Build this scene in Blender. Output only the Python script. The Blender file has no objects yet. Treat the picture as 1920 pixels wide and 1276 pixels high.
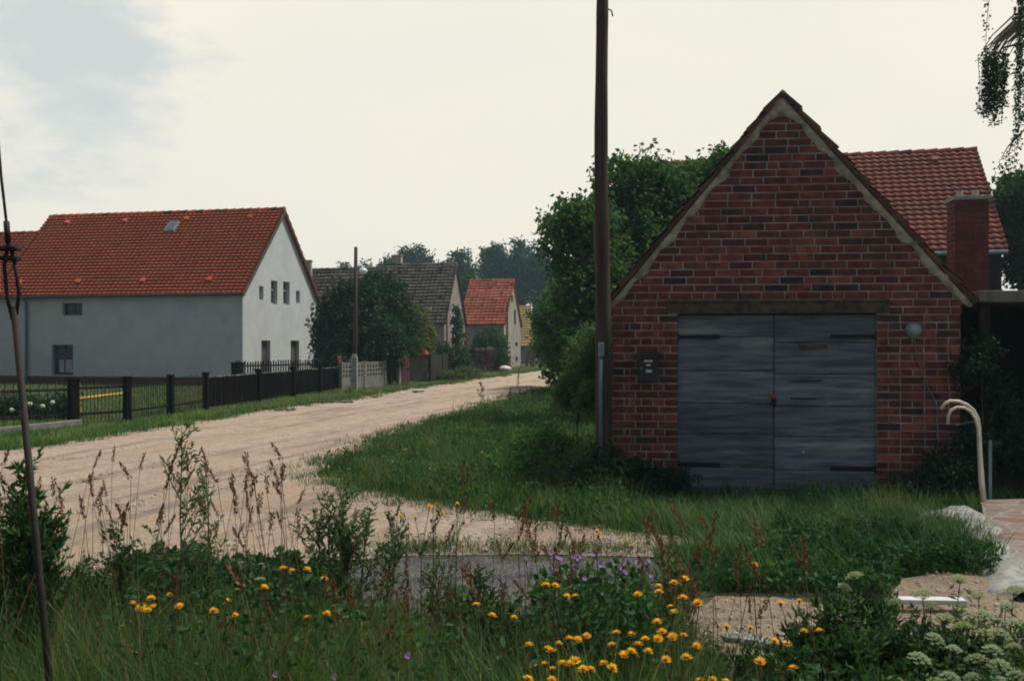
import bpy, math, random
import numpy as np
from mathutils import Vector, geometry
R = math.radians
random.seed(7); rng = np.random.default_rng(7)
scn = bpy.context.scene
COL = scn.collection

# ------------------------------------------------------------------ camera
F = 1900.0; CX = 960.0; HY = 645.0; EYE = 1.62
cam_d = bpy.data.cameras.new('camera'); cam = bpy.data.objects.new('camera', cam_d); COL.objects.link(cam)
cam.location = (0, 0, EYE); cam.rotation_euler = (R(90), 0, 0)
cam_d.sensor_width = 36; cam_d.lens = 36*F/1920.0
cam_d.shift_y = (HY-638)/1920.0
cam_d.clip_start = 0.05; cam_d.clip_end = 2000
scn.camera = cam
scn.render.resolution_x = 1024; scn.render.resolution_y = 680
# ------------------------------------------------------------------ light
SUN_AZ, SUN_EL = 74.0, 60.0
SDIR = Vector((math.sin(R(SUN_AZ))*math.cos(R(SUN_EL)), math.cos(R(SUN_AZ))*math.cos(R(SUN_EL)), math.sin(R(SUN_EL))))
sl = bpy.data.lights.new('sun', 'SUN'); sl.energy = 2.9; sl.angle = R(10); sl.color = (1.0, 0.93, 0.82)
so = bpy.data.objects.new('sun', sl); COL.objects.link(so)
so.rotation_euler = SDIR.to_track_quat('Z', 'Y').to_euler(); so.location = (20, 20, 30)
w = bpy.data.worlds.new('World'); scn.world = w; w.use_nodes = True
nt = w.node_tree; nt.nodes.clear()
def N(nt, t, **k):
    n = nt.nodes.new(t)
    for a, b in k.items(): setattr(n, a, b)
    return n
L_ = lambda nt, a, b: nt.links.new(a, b)
def math_node(nt, op, a, b=None, clamp=False):
    m = N(nt, 'ShaderNodeMath', operation=op, use_clamp=clamp)
    for i, v in enumerate((a, b)):
        if v is None: continue
        if isinstance(v, (int, float)): m.inputs[i].default_value = v
        else: L_(nt, v, m.inputs[i])
    return m.outputs[0]
def maprange(nt, v, a, b, c=0.0, d=1.0):
    m = N(nt, 'ShaderNodeMapRange'); m.interpolation_type = 'SMOOTHSTEP'
    L_(nt, v, m.inputs[0]); m.inputs[1].default_value = a; m.inputs[2].default_value = b
    m.inputs[3].default_value = c; m.inputs[4].default_value = d
    return m.outputs[0]
def mixc(nt, f, a, b, mode='MIX'):
    m = N(nt, 'ShaderNodeMix', data_type='RGBA', blend_type=mode)
    for i, v in ((0, f), (6, a), (7, b)):
        if isinstance(v, (int, float)): m.inputs[i].default_value = v
        elif isinstance(v, tuple): m.inputs[i].default_value = (v[0], v[1], v[2], 1)
        else: L_(nt, v, m.inputs[i])
    return m.outputs[2]
sky = N(nt, 'ShaderNodeTexSky'); sky.sky_type = 'NISHITA'; sky.sun_disc = False
sky.sun_elevation = R(SUN_EL); sky.sun_rotation = R(SUN_AZ); sky.dust_density = 2.0
skys = mixc(nt, 1.0, sky.outputs[0], (0.09, 0.09, 0.09), 'MULTIPLY')
tc = N(nt, 'ShaderNodeTexCoord'); sep = N(nt, 'ShaderNodeSeparateXYZ'); L_(nt, tc.outputs['Generated'], sep.inputs[0])
# clouds: bright toward the sun and the far horizon, thinner and darker behind
nz = N(nt, 'ShaderNodeTexNoise'); nz.inputs['Scale'].default_value = 2.2; nz.inputs['Detail'].default_value = 6
mp = N(nt, 'ShaderNodeMapping'); mp.inputs['Scale'].default_value = (1, 1, 2.4); L_(nt, tc.outputs['Generated'], mp.inputs[0]); L_(nt, mp.outputs[0], nz.inputs['Vector'])
nz2 = N(nt, 'ShaderNodeTexNoise'); nz2.inputs['Scale'].default_value = 7.0; nz2.inputs['Detail'].default_value = 8; nz2.inputs['Roughness'].default_value = .62; L_(nt, mp.outputs[0], nz2.inputs['Vector'])
front = maprange(nt, sep.outputs[1], -0.35, 0.75)
cloudcol = mixc(nt, front, (0.052, 0.070, 0.092), (0.70, 0.66, 0.57))
cl2 = mixc(nt, maprange(nt, nz.outputs[0], 0.3, 0.7, 0.0, 1.0), cloudcol, mixc(nt, 1.0, cloudcol, (0.93, 0.955, 0.99), 'MULTIPLY'))
# a gap of pale blue high on the left of the street
dv = Vector((-0.49, 1, 0.29)).normalized()
dp = N(nt, 'ShaderNodeVectorMath', operation='DOT_PRODUCT'); L_(nt, tc.outputs['Generated'], dp.inputs[0]); dp.inputs[1].default_value = dv
gap = math_node(nt, 'ADD', dp.outputs['Value'], math_node(nt, 'MULTIPLY', math_node(nt, 'SUBTRACT', nz2.outputs[0], 0.5), 0.06))
gapf = maprange(nt, gap, 0.986, 1.006, 0.0, 0.7)
backthin = maprange(nt, sep.outputs[1], 0.1, -0.6, 0.0, 0.35)
gapf = math_node(nt, 'MAXIMUM', gapf, backthin)
blue = mixc(nt, 0.75, skys, (0.45, 0.515, 0.51))
final = mixc(nt, gapf, cl2, blue)
bg = N(nt, 'ShaderNodeBackground'); bg.inputs[1].default_value = 1.0; L_(nt, final, bg.inputs[0])
wo = N(nt, 'ShaderNodeOutputWorld'); L_(nt, bg.outputs[0], wo.inputs[0])
scn.view_settings.view_transform = 'Standard'; scn.view_settings.look = 'None'
scn.view_settings.exposure = 0.45; scn.view_settings.gamma = 1.0; scn.view_settings.use_curve_mapping = False
scn.render.engine = 'CYCLES'
scn.cycles.pixel_filter_type = 'BLACKMAN_HARRIS'; scn.cycles.filter_width = 1.9
scn.cycles.max_bounces = 6; scn.cycles.transparent_max_bounces = 6

def at(px, py, d): return Vector(((px-CX)/F*d, d, EYE+(HY-py)/F*d))
def gd(py): return EYE*F/(py-HY)
def g(px, py):
    d = gd(py); return ((px-CX)/F*d, d)

# ------------------------------------------------------------------ materials
def mat(name, col, col2=None, scale=6.0, rough=0.85, bump=0.0, bscale=40.0, var=0.0, stretch=(1, 1, 1), col3=None, s3=1.0, m3=(0.55, 0.75), translucent=0.0, spec=0.25, varcols=None, metal=0.0, detail=6):
    m = bpy.data.materials.new(name); m.use_nodes = True; t = m.node_tree; t.nodes.clear()
    out = N(t, 'ShaderNodeOutputMaterial'); p = N(t, 'ShaderNodeBsdfPrincipled')
    p.inputs['Roughness'].default_value = rough; p.inputs['Specular IOR Level'].default_value = spec; p.inputs['Metallic'].default_value = metal
    tcn = N(t, 'ShaderNodeTexCoord'); mpn = N(t, 'ShaderNodeMapping'); mpn.inputs['Scale'].default_value = stretch
    L_(t, tcn.outputs['Object'], mpn.inputs[0]); vec = mpn.outputs[0]
    c = None
    if varcols:
        a = N(t, 'ShaderNodeAttribute', attribute_name='var'); r = N(t, 'ShaderNodeValToRGB'); L_(t, a.outputs['Fac'], r.inputs[0])
        el = r.color_ramp.elements
        while len(el) < len(varcols): el.new(0.5)
        for i, v in enumerate(varcols):
            el[i].position = i/(len(varcols)-1); el[i].color = (*v, 1)
        c = r.outputs[0]
    if col2 or c is None:
        n1 = N(t, 'ShaderNodeTexNoise'); n1.inputs['Scale'].default_value = scale; n1.inputs['Detail'].default_value = detail; L_(t, vec, n1.inputs['Vector'])
        f = maprange(t, n1.outputs[0], 0.32, 0.68)
        if c is None: c = mixc(t, f, col, col2 or tuple(x*0.85 for x in col))
        else: c = mixc(t, f, c, mixc(t, 1.0, c, col2, 'MULTIPLY'))
    if col3:
        n3 = N(t, 'ShaderNodeTexNoise'); n3.inputs['Scale'].default_value = s3; n3.inputs['Detail'].default_value = 8; n3.inputs['Roughness'].default_value = 0.65; L_(t, vec, n3.inputs['Vector'])
        c = mixc(t, maprange(t, n3.outputs[0], m3[0], m3[1]), c, col3)
    if var:
        a = N(t, 'ShaderNodeAttribute', attribute_name='var')
        mm = N(t, 'ShaderNodeMapRange'); L_(t, a.outputs['Fac'], mm.inputs[0]); mm.inputs[3].default_value = 1-var; mm.inputs[4].default_value = 1+var
        cc = N(t, 'ShaderNodeCombineColor')
        for i in range(3): L_(t, mm.outputs[0], cc.inputs[i])
        c = mixc(t, 1.0, c, cc.outputs[0], 'MULTIPLY')
    L_(t, c, p.inputs['Base Color'])
    if bump:
        nb = N(t, 'ShaderNodeTexNoise'); nb.inputs['Scale'].default_value = bscale; nb.inputs['Detail'].default_value = 5; L_(t, vec, nb.inputs['Vector'])
        b = N(t, 'ShaderNodeBump'); b.inputs['Strength'].default_value = 1.0; b.inputs['Distance'].default_value = bump
        L_(t, nb.outputs[0], b.inputs['Height']); L_(t, b.outputs[0], p.inputs['Normal'])
    sh = p.outputs[0]
    if translucent:
        tr = N(t, 'ShaderNodeBsdfTranslucent'); L_(t, mixc(t, 1.0, c, (1.25, 1.25, 0.6), 'MULTIPLY'), tr.inputs[0])
        mx = N(t, 'ShaderNodeMixShader'); mx.inputs[0].default_value = translucent; L_(t, sh, mx.inputs[1]); L_(t, tr.outputs[0], mx.inputs[2]); sh = mx.outputs[0]
    L_(t, sh, out.inputs[0])
    return m
M = {}
M['brick'] = mat('brick', None, (0.5, 0.5, 0.55), scale=9, rough=0.9, bump=0.006, bscale=50, col3=(0.06, 0.04, 0.04), s3=1.9, m3=(0.46, 0.72), varcols=[(0.065, 0.035, 0.045), (0.15, 0.042, 0.038), (0.24, 0.060, 0.045), (0.31, 0.080, 0.055), (0.42, 0.13, 0.075)])
M['chimney_brick'] = mat('chimney_brick', None, (0.7, 0.7, 0.7), scale=6, rough=0.9, varcols=[(0.13, 0.035, 0.035), (0.17, 0.045, 0.04), (0.20, 0.05, 0.045)])
M['mortar'] = mat('mortar', (0.44, 0.41, 0.37), (0.25, 0.235, 0.22), scale=5, rough=0.95, bump=0.004)
M['verge_mortar'] = mat('verge_mortar', (0.54, 0.47, 0.37), (0.26, 0.22, 0.18), scale=9, rough=0.95, bump=0.02, bscale=18)
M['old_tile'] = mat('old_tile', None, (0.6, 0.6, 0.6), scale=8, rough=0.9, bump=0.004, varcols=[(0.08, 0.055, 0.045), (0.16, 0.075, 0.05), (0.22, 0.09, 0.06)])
M['red_tile'] = mat('red_tile', None, (0.9, 0.86, 0.86), scale=0.8, rough=0.8, varcols=[(0.09, 0.025, 0.018), (0.52, 0.105, 0.042), (0.62, 0.15, 0.065)], col3=(0.38, 0.11, 0.06), s3=.9, m3=(.52, .85))  # first ramp colour is for the risers, painted shade between rows
M['pink_tile'] = mat('pink_tile', None, (0.8, 0.8, 0.8), scale=0.8, rough=0.75, varcols=[(0.08, 0.025, 0.02), (0.33, 0.085, 0.06), (0.40, 0.115, 0.085)], col3=(0.20, 0.075, 0.06), s3=.9, m3=(.52, .8))  # darkest ramp end colours the risers as painted row shade
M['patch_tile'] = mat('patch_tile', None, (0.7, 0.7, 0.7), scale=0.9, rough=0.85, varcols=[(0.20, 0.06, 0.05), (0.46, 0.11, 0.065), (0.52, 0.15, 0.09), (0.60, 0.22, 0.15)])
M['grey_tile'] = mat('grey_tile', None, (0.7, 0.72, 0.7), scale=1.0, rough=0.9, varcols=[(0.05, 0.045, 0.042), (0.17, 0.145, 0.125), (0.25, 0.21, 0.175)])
M['yellow_tile'] = mat('yellow_tile', None, (0.75, 0.75, 0.7), scale=0.8, rough=0.9, varcols=[(0.36, 0.26, 0.10), (0.46, 0.33, 0.13), (0.50, 0.38, 0.18)])
M['white_render'] = mat('white_render', (0.50, 0.54, 0.55), (0.44, 0.475, 0.49), scale=1.2, rough=0.95, bump=0.012, bscale=45, col3=(0.37, 0.40, 0.405), s3=3.5, m3=(0.5, 0.9))
M['grey_render'] = mat('grey_render', (0.27, 0.25, 0.225), (0.19, 0.18, 0.165), scale=1.0, rough=0.95, bump=0.01, bscale=25, col3=(0.20, 0.185, 0.17), s3=0.7, m3=(0.5, 0.7))
M['beige_render'] = mat('beige_render', (0.33, 0.30, 0.26), (0.24, 0.22, 0.19), scale=1.0, rough=0.95, bump=0.01, bscale=25, col3=(0.26, 0.24, 0.2), s3=0.8, m3=(0.52, 0.7))
M['plinth'] = mat('plinth', (0.12, 0.035, 0.035), (0.08, 0.03, 0.03), rough=0.9)
M['glass'] = mat('glass', (0.02, 0.025, 0.03), (0.03, 0.035, 0.04), rough=0.12, spec=0.5)
M['curtain'] = mat('curtain', (0.40, 0.43, 0.52), (0.25, 0.28, 0.38), scale=5, rough=0.5)
M['frame'] = mat('window_frame', (0.10, 0.08, 0.065), (0.06, 0.05, 0.045), rough=0.7)
M['pale_frame'] = mat('pale_frame', (0.40, 0.40, 0.38), (0.30, 0.30, 0.29), rough=0.7)
M['zinc'] = mat('zinc', (0.24, 0.29, 0.31), (0.16, 0.2, 0.22), rough=0.5, spec=0.4)
M['black_iron'] = mat('black_iron', (0.015, 0.014, 0.014), (0.03, 0.022, 0.018), scale=20, rough=0.7)
M['fence_wood'] = mat('fence_wood', (0.007, 0.007, 0.008), (0.018, 0.015, 0.014), scale=10, rough=1.0, spec=0.0, stretch=(1, 1, 0.15))
M['dark_concrete'] = mat('dark_concrete', (0.20, 0.20, 0.19), (0.13, 0.13, 0.125), scale=5, rough=0.95, bump=0.006)
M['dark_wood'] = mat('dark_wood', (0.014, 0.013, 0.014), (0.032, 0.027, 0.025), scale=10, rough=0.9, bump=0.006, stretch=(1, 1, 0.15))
M['pole_wood'] = mat('pole_wood', (0.085, 0.064, 0.052), (0.045, 0.03, 0.023), scale=14, rough=0.9, bump=0.012, bscale=22, stretch=(1, 1, 0.06), col3=(0.15, 0.10, 0.07), s3=6)
M['grey_wood'] = mat('grey_wood', (0.22, 0.20, 0.18), (0.13, 0.115, 0.10), scale=10, rough=0.9, bump=0.005, stretch=(1, 1, 0.12))
M['door_board'] = mat('door_board', (0.185, 0.205, 0.23), (0.085, 0.103, 0.13), scale=4, rough=0.9, bump=0.006, bscale=9, stretch=(0.45, 1, 4.5), col3=(0.30, 0.30, 0.30), s3=1.1, m3=(0.54, 0.68), var=0.22, detail=10)
M['steel_rust'] = mat('rusty_steel', (0.14, 0.085, 0.06), (0.05, 0.036, 0.034), scale=12, rough=0.9, bump=0.003)
M['concrete'] = mat('concrete', (0.36, 0.36, 0.33), (0.25, 0.25, 0.24), scale=5, rough=0.95, bump=0.006)
M['black_paint'] = mat('black_paint', (0.016, 0.02, 0.026), (0.024, 0.028, 0.034), rough=0.45, spec=0.4)
M['white_plate'] = mat('white_plate', (0.62, 0.64, 0.66), (0.5, 0.52, 0.54), rough=0.5)
M['lamp_glass'] = mat('lamp_glass', (0.40, 0.48, 0.52), (0.28, 0.36, 0.40), rough=0.25, spec=0.5)
M['cable'] = mat('cable', (0.17, 0.20, 0.22), (0.13, 0.15, 0.17), rough=0.6)
M['cream_pipe'] = mat('cream_pipe', (0.72, 0.67, 0.56), (0.58, 0.53, 0.43), scale=12, rough=0.5, spec=0.4)
M['conduit'] = mat('conduit', (0.10, 0.16, 0.20), (0.07, 0.11, 0.14), rough=0.5)
M['red_paint'] = mat('red_paint', (0.55, 0.05, 0.03), (0.4, 0.04, 0.03), rough=0.5)
M['yellow_paint'] = mat('yellow_paint', (0.60, 0.42, 0.05), (0.45, 0.3, 0.05), rough=0.6)
M['street_light'] = mat('street_light', (0.75, 0.78, 0.78), (0.68, 0.7, 0.7), rough=0.3)
M['stone'] = mat('stone', (0.42, 0.38, 0.32), (0.30, 0.27, 0.24), scale=8, rough=0.95, bump=0.01)
M['pale_sheet'] = mat('pale_mortar', (0.33, 0.335, 0.32), (0.20, 0.205, 0.205), scale=9, rough=0.9, bump=0.02, bscale=16)
M['clod'] = mat('clod', (0.10, 0.085, 0.07), (0.16, 0.13, 0.1), scale=20, rough=0.95, bump=0.01)
M['bark'] = mat('bark', (0.10, 0.08, 0.06), (0.05, 0.04, 0.032), scale=8, rough=0.95, bump=0.02, stretch=(1, 1, 0.3))
M['soil'] = mat('soil', (0.035, 0.045, 0.02), (0.06, 0.06, 0.03), scale=1.5, rough=0.95, bump=0.02, bscale=10)
def green(name, cols, tr=0.35, rough=0.7, c2=(0.75, 0.8, 0.7)): return mat(name, None, c2, scale=0.9, rough=rough, varcols=cols, translucent=tr, spec=0.2)
M['grass'] = green('grass', [(0.025, 0.07, 0.03), (0.045, 0.12, 0.045), (0.07, 0.16, 0.055), (0.12, 0.21, 0.08), (0.25, 0.24, 0.13)])
M['dark_grass'] = green('dark_grass', [(0.018, 0.055, 0.022), (0.035, 0.10, 0.034), (0.06, 0.15, 0.045), (0.12, 0.20, 0.07), (0.27, 0.26, 0.14)], c2=(0.65, 0.7, 0.7))
M['verge_grass'] = green('verge_grass', [(0.05, 0.12, 0.03), (0.09, 0.19, 0.045), (0.15, 0.27, 0.065), (0.28, 0.34, 0.12)], c2=(0.7, 0.75, 0.7))
M['leaf'] = green('leaf', [(0.018, 0.055, 0.025), (0.04, 0.11, 0.042), (0.08, 0.18, 0.06)])
M['walnut'] = green('walnut_leaf', [(0.03, 0.075, 0.038), (0.05, 0.12, 0.05), (0.08, 0.17, 0.06), (0.13, 0.23, 0.075)], tr=.45)
M['dark_leaf'] = green('dark_leaf', [(0.014, 0.038, 0.026), (0.026, 0.066, 0.038), (0.045, 0.10, 0.048)], tr=0.3)
M['pale_leaf'] = green('pale_leaf', [(0.06, 0.10, 0.045), (0.09, 0.14, 0.06), (0.13, 0.18, 0.085)])
M['mugwort'] = green('mugwort_leaf', [(0.08, 0.14, 0.075), (0.115, 0.20, 0.10), (0.16, 0.25, 0.14)], tr=.4)
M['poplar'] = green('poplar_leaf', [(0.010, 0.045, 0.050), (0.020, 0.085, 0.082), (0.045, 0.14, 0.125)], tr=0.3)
M['elder'] = green('elder_leaf', [(0.05, 0.09, 0.03), (0.09, 0.14, 0.05), (0.30, 0.30, 0.16)])
M['dry_stalk'] = mat('dry_stalk', None, (0.8, 0.8, 0.8), rough=0.9, varcols=[(0.10, 0.045, 0.025), (0.19, 0.09, 0.05), (0.32, 0.20, 0.12)], translucent=0.2)
M['stem'] = mat('stem', (0.06, 0.09, 0.035), (0.09, 0.09, 0.04), rough=0.8)
M['yellow_petal'] = mat('yellow_petal', None, (0.9, 0.85, 0.9), rough=0.7, varcols=[(0.90, 0.42, 0.012), (0.95, 0.55, 0.02), (0.97, 0.66, 0.04)], translucent=0.35)
M['orange_centre'] = mat('orange_centre', (0.5, 0.17, 0.01), (0.6, 0.24, 0.02), rough=0.8)
M['white_petal'] = mat('white_petal', (0.66, 0.70, 0.60), (0.55, 0.6, 0.48), rough=0.8, translucent=0.3)
M['umbel'] = mat('umbel_white', None, (0.9, 0.9, 0.9), rough=0.8, varcols=[(0.24, 0.34, 0.2), (0.42, 0.50, 0.34), (0.60, 0.65, 0.52)], translucent=0.3)
M['purple_petal'] = mat('purple_petal', (0.34, 0.20, 0.55), (0.46, 0.30, 0.62), rough=0.8, translucent=0.3)
M['pink_petal'] = mat('pink_petal', (0.72, 0.10, 0.12), (0.8, 0.2, 0.2), rough=0.8, translucent=0.2)

def road_mat(name, base, dark, ochre, ang, grit=(0.6, 0.55, 0.48)):
    m = bpy.data.materials.new(name); m.use_nodes = True; t = m.node_tree; t.nodes.clear()
    out = N(t, 'ShaderNodeOutputMaterial'); p = N(t, 'ShaderNodeBsdfPrincipled'); p.inputs['Roughness'].default_value = 0.95; p.inputs['Specular IOR Level'].default_value = 0.1
    tcn = N(t, 'ShaderNodeTexCoord')
    mr = N(t, 'ShaderNodeMapping'); mr.inputs['Rotation'].default_value = (0, 0, ang); L_(t, tcn.outputs['Object'], mr.inputs[0])
    ms = N(t, 'ShaderNodeMapping'); ms.inputs['Scale'].default_value = (1.5, 0.07, 1); L_(t, mr.outputs[0], ms.inputs[0])
    def noise(v, s, d=6, r=0.6):
        n = N(t, 'ShaderNodeTexNoise'); n.inputs['Scale'].default_value = s; n.inputs['Detail'].default_value = d; n.inputs['Roughness'].default_value = r; L_(t, v, n.inputs['Vector']); return n.outputs[0]
    obj = tcn.outputs['Object']
    c = mixc(t, math_node(t, 'MULTIPLY', maprange(t, noise(ms.outputs[0], 0.8, 8, .65), 0.42, 0.62), 0.8), base, ochre)
    c = mixc(t, math_node(t, 'MULTIPLY', maprange(t, noise(ms.outputs[0], 2.2, 8, .7), 0.50, 0.62), 0.8), c, dark)
    c = mixc(t, math_node(t, 'MULTIPLY', maprange(t, noise(obj, 0.9, 10, .7), 0.50, 0.66), 0.6), c, dark)
    c = mixc(t, math_node(t, 'MULTIPLY', maprange(t, noise(obj, 5.5, 8, .75), 0.52, 0.64), 0.5), c, dark)
    c = mixc(t, math_node(t, 'MULTIPLY', maprange(t, noise(obj, 20, 5, .85), 0.50, 0.62), 0.55), c, dark)
    c = mixc(t, math_node(t, 'MULTIPLY', maprange(t, noise(obj, 33, 4, .85), 0.55, 0.66), 0.65), c, grit)
    L_(t, c, p.inputs['Base Color'])
    h = math_node(t, 'ADD', math_node(t, 'MULTIPLY', noise(obj, 22, 5, .8), 0.05), math_node(t, 'MULTIPLY', noise(ms.outputs[0], 5.0, 8, .7), 0.03))
    h = math_node(t, 'ADD', h, math_node(t, 'MULTIPLY', noise(obj, 4.0, 6, .7), 0.08))
    b = N(t, 'ShaderNodeBump'); b.inputs['Distance'].default_value = 1.0; b.inputs['Strength'].default_value = 0.9; L_(t, h, b.inputs['Height']); L_(t, b.outputs[0], p.inputs['Normal'])
    L_(t, p.outputs[0], out.inputs[0]); return m
M['road'] = road_mat('sandy_road', (0.50, 0.40, 0.325), (0.25, 0.195, 0.16), (0.47, 0.345, 0.25), R(14))
M['sand'] = road_mat('sandy_track', (0.36, 0.29, 0.22), (0.20, 0.165, 0.13), (0.33, 0.26, 0.18), R(75))
M['gravel'] = road_mat('grey_gravel', (0.19, 0.185, 0.19), (0.07, 0.07, 0.075), (0.21, 0.205, 0.205), R(75), (0.34, 0.33, 0.33))
# crazy paving
def paving_mat():
    m = bpy.data.materials.new('crazy_paving'); m.use_nodes = True; t = m.node_tree; t.nodes.clear()
    out = N(t, 'ShaderNodeOutputMaterial'); p = N(t, 'ShaderNodeBsdfPrincipled'); p.inputs['Roughness'].default_value = 0.85
    tcn = N(t, 'ShaderNodeTexCoord'); v = N(t, 'ShaderNodeTexVoronoi'); v.feature = 'DISTANCE_TO_EDGE'; v.inputs['Scale'].default_value = 4.2; L_(t, tcn.outputs['Object'], v.inputs['Vector'])
    v2 = N(t, 'ShaderNodeTexVoronoi'); v2.inputs['Scale'].default_value = 4.2; L_(t, tcn.outputs['Object'], v2.inputs['Vector'])
    s = N(t, 'ShaderNodeSeparateColor'); L_(t, v2.outputs['Color'], s.inputs[0])
    c = mixc(t, s.outputs[0], (0.16, 0.115, 0.095), (0.21, 0.185, 0.16)); c = mixc(t, maprange(t, s.outputs[1], 0.6, 0.9), c, (0.18, 0.09, 0.07))
    c = mixc(t, maprange(t, v.outputs['Distance'], 0.02, 0.06), (0.25, 0.24, 0.22), c)
    L_(t, c, p.inputs['Base Color']); L_(t, p.outputs[0], out.inputs[0]); return m
M['paving'] = paving_mat()

# ------------------------------------------------------------------ mesh helpers
def tag(o, label=None, cat=None, group=None, kind=None):
    if label: o['label'] = label
    if cat: o['category'] = cat
    if group: o['group'] = group
    if kind: o['kind'] = kind
    return o
def thing(name, label, cat, loc=(0, 0, 0), rotz=0.0, group=None):
    o = bpy.data.objects.new(name, None); o.empty_display_size = 0.2; COL.objects.link(o); o.location = loc; o.rotation_euler = (0, 0, rotz)
    return tag(o, label, cat, group)
class MB:
    def __init__(s): s.v = []; s.f = []; s.m = []; s.a = []
    def add(s, vs, fs, mi=0, var=None):
        b = len(s.v); s.v += [tuple(x) for x in vs]
        for f in fs: s.f.append([i+b for i in f]); s.m.append(mi); s.a.append(random.random() if var is None else var)
    def box(s, c, size, mi=0, var=None, rz=0.0, ax=None):
        c = Vector(c); hx, hy, hz = (x/2 for x in size)
        if ax is None: ax = (Vector((math.cos(rz), math.sin(rz), 0)), Vector((-math.sin(rz), math.cos(rz), 0)), Vector((0, 0, 1)))
        vs = [c+ax[0]*(x*hx)+ax[1]*(y*hy)+ax[2]*(z*hz) for x, y, z in ((-1, -1, -1), (1, -1, -1), (1, 1, -1), (-1, 1, -1), (-1, -1, 1), (1, -1, 1), (1, 1, 1), (-1, 1, 1))]
        v = random.random() if var is None else var
        s.add(vs, [(0, 3, 2, 1), (4, 5, 6, 7), (0, 1, 5, 4), (1, 2, 6, 5), (2, 3, 7, 6), (3, 0, 4, 7)], mi, v)
    def tube(s, pts, rad, n=8, mi=0, var=None, cap=True):
        pts = [Vector(p) for p in pts]; rr = rad if isinstance(rad, (list, tuple)) else [rad]*len(pts)
        v = random.random() if var is None else var; vs = []; up = Vector((0, 0, 1))
        prev = None
        for i, p in enumerate(pts):
            d = (pts[min(i+1, len(pts)-1)]-pts[max(i-1, 0)]).normalized()
            if prev is None:
                a = d.cross(Vector((0, 1, 0)) if abs(d.y) < 0.9 else Vector((1, 0, 0))).normalized()
            else: a = (prev-d*prev.dot(d)).normalized()
            prev = a; b = d.cross(a)
            for k in range(n):
                t = 2*math.pi*k/n; vs.append(p+(a*math.cos(t)+b*math.sin(t))*rr[i])
        fs = [(i*n+k, i*n+(k+1) % n, (i+1)*n+(k+1) % n, (i+1)*n+k) for i in range(len(pts)-1) for k in range(n)]
        if cap: fs += [tuple(range(n))[::-1], tuple(range((len(pts)-1)*n, len(pts)*n))]
        s.add(vs, fs, mi, v)
    def build(s, name, mats, parent=None, smooth=False, bevel=0.0):
        me = bpy.data.meshes.new(name); me.from_pydata(s.v, [], s.f)
        mats = mats if isinstance(mats, (list, tuple)) else [mats]
        for m in mats: me.materials.append(M[m])
        me.polygons.foreach_set('material_index', s.m)
        at_ = me.attributes.new('var', 'FLOAT', 'FACE'); at_.data.foreach_set('value', s.a)
        if smooth: me.polygons.foreach_set('use_smooth', [True]*len(s.f))
        me.update()
        o = bpy.data.objects.new(name, me); COL.objects.link(o)
        if bevel:
            b = o.modifiers.new('bevel', 'BEVEL'); b.width = bevel; b.segments = 2; b.limit_method = 'ANGLE'
        if parent: o.parent = parent
        return o
def np_obj(name, V, Fq, var, mats, parent=None, smooth=False):
    """V (n,3), Fq (m,k) uniform faces, var (m,)"""
    me = bpy.data.meshes.new(name); m, k = Fq.shape
    me.vertices.add(len(V)); me.vertices.foreach_set('co', np.ascontiguousarray(V, dtype=np.float32).ravel())
    me.loops.add(m*k); me.loops.foreach_set('vertex_index', np.ascontiguousarray(Fq, dtype=np.int32).ravel())
    me.polygons.add(m); me.polygons.foreach_set('loop_start', np.arange(0, m*k, k, dtype=np.int32))
    me.materials.append(M[mats])
    a = me.attributes.new('var', 'FLOAT', 'FACE'); a.data.foreach_set('value', np.ascontiguousarray(var, dtype=np.float32))
    if smooth: me.polygons.foreach_set('use_smooth', np.ones(m, dtype=bool))
    me.update(calc_edges=True); me.validate()
    o = bpy.data.objects.new(name, me); COL.objects.link(o)
    if parent: o.parent = parent
    return o
def blades(P, h, wd, lean, seg=3, az=None, var=None, curl=1.6):
    """grass blades: P (n,3) bases, h heights, wd widths, lean horizontal tip offset"""
    n = len(P); az = rng.uniform(0, 2*np.pi, n) if az is None else az
    fa = rng.uniform(0, np.pi, n); side = np.stack([np.cos(fa), np.sin(fa), np.zeros(n)], 1)
    ld = np.stack([np.cos(az), np.sin(az), np.zeros(n)], 1)
    rows = []
    for i in range(seg+1):
        t = i/seg
        c = P+ld*(lean*t**curl)[:, None]+np.array([0, 0, 1.])*(h*(t-0.18*t*t*(lean/np.maximum(h, 1e-3))))[:, None]
        wv = wd*(1-t**1.5)*0.5+wd*0.03
        rows.append(c-side*wv[:, None]); rows.append(c+side*wv[:, None])
    V = np.stack(rows, 1).reshape(-1, 3); k = 2*(seg+1)
    b = (np.arange(n)*k)[:, None, None]
    q = np.array([[2*i, 2*i+1, 2*i+3, 2*i+2] for i in range(seg)])[None]
    var = rng.random(n) if var is None else var
    return V, (b+q).reshape(-1, 4), np.repeat(var, seg)
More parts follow.
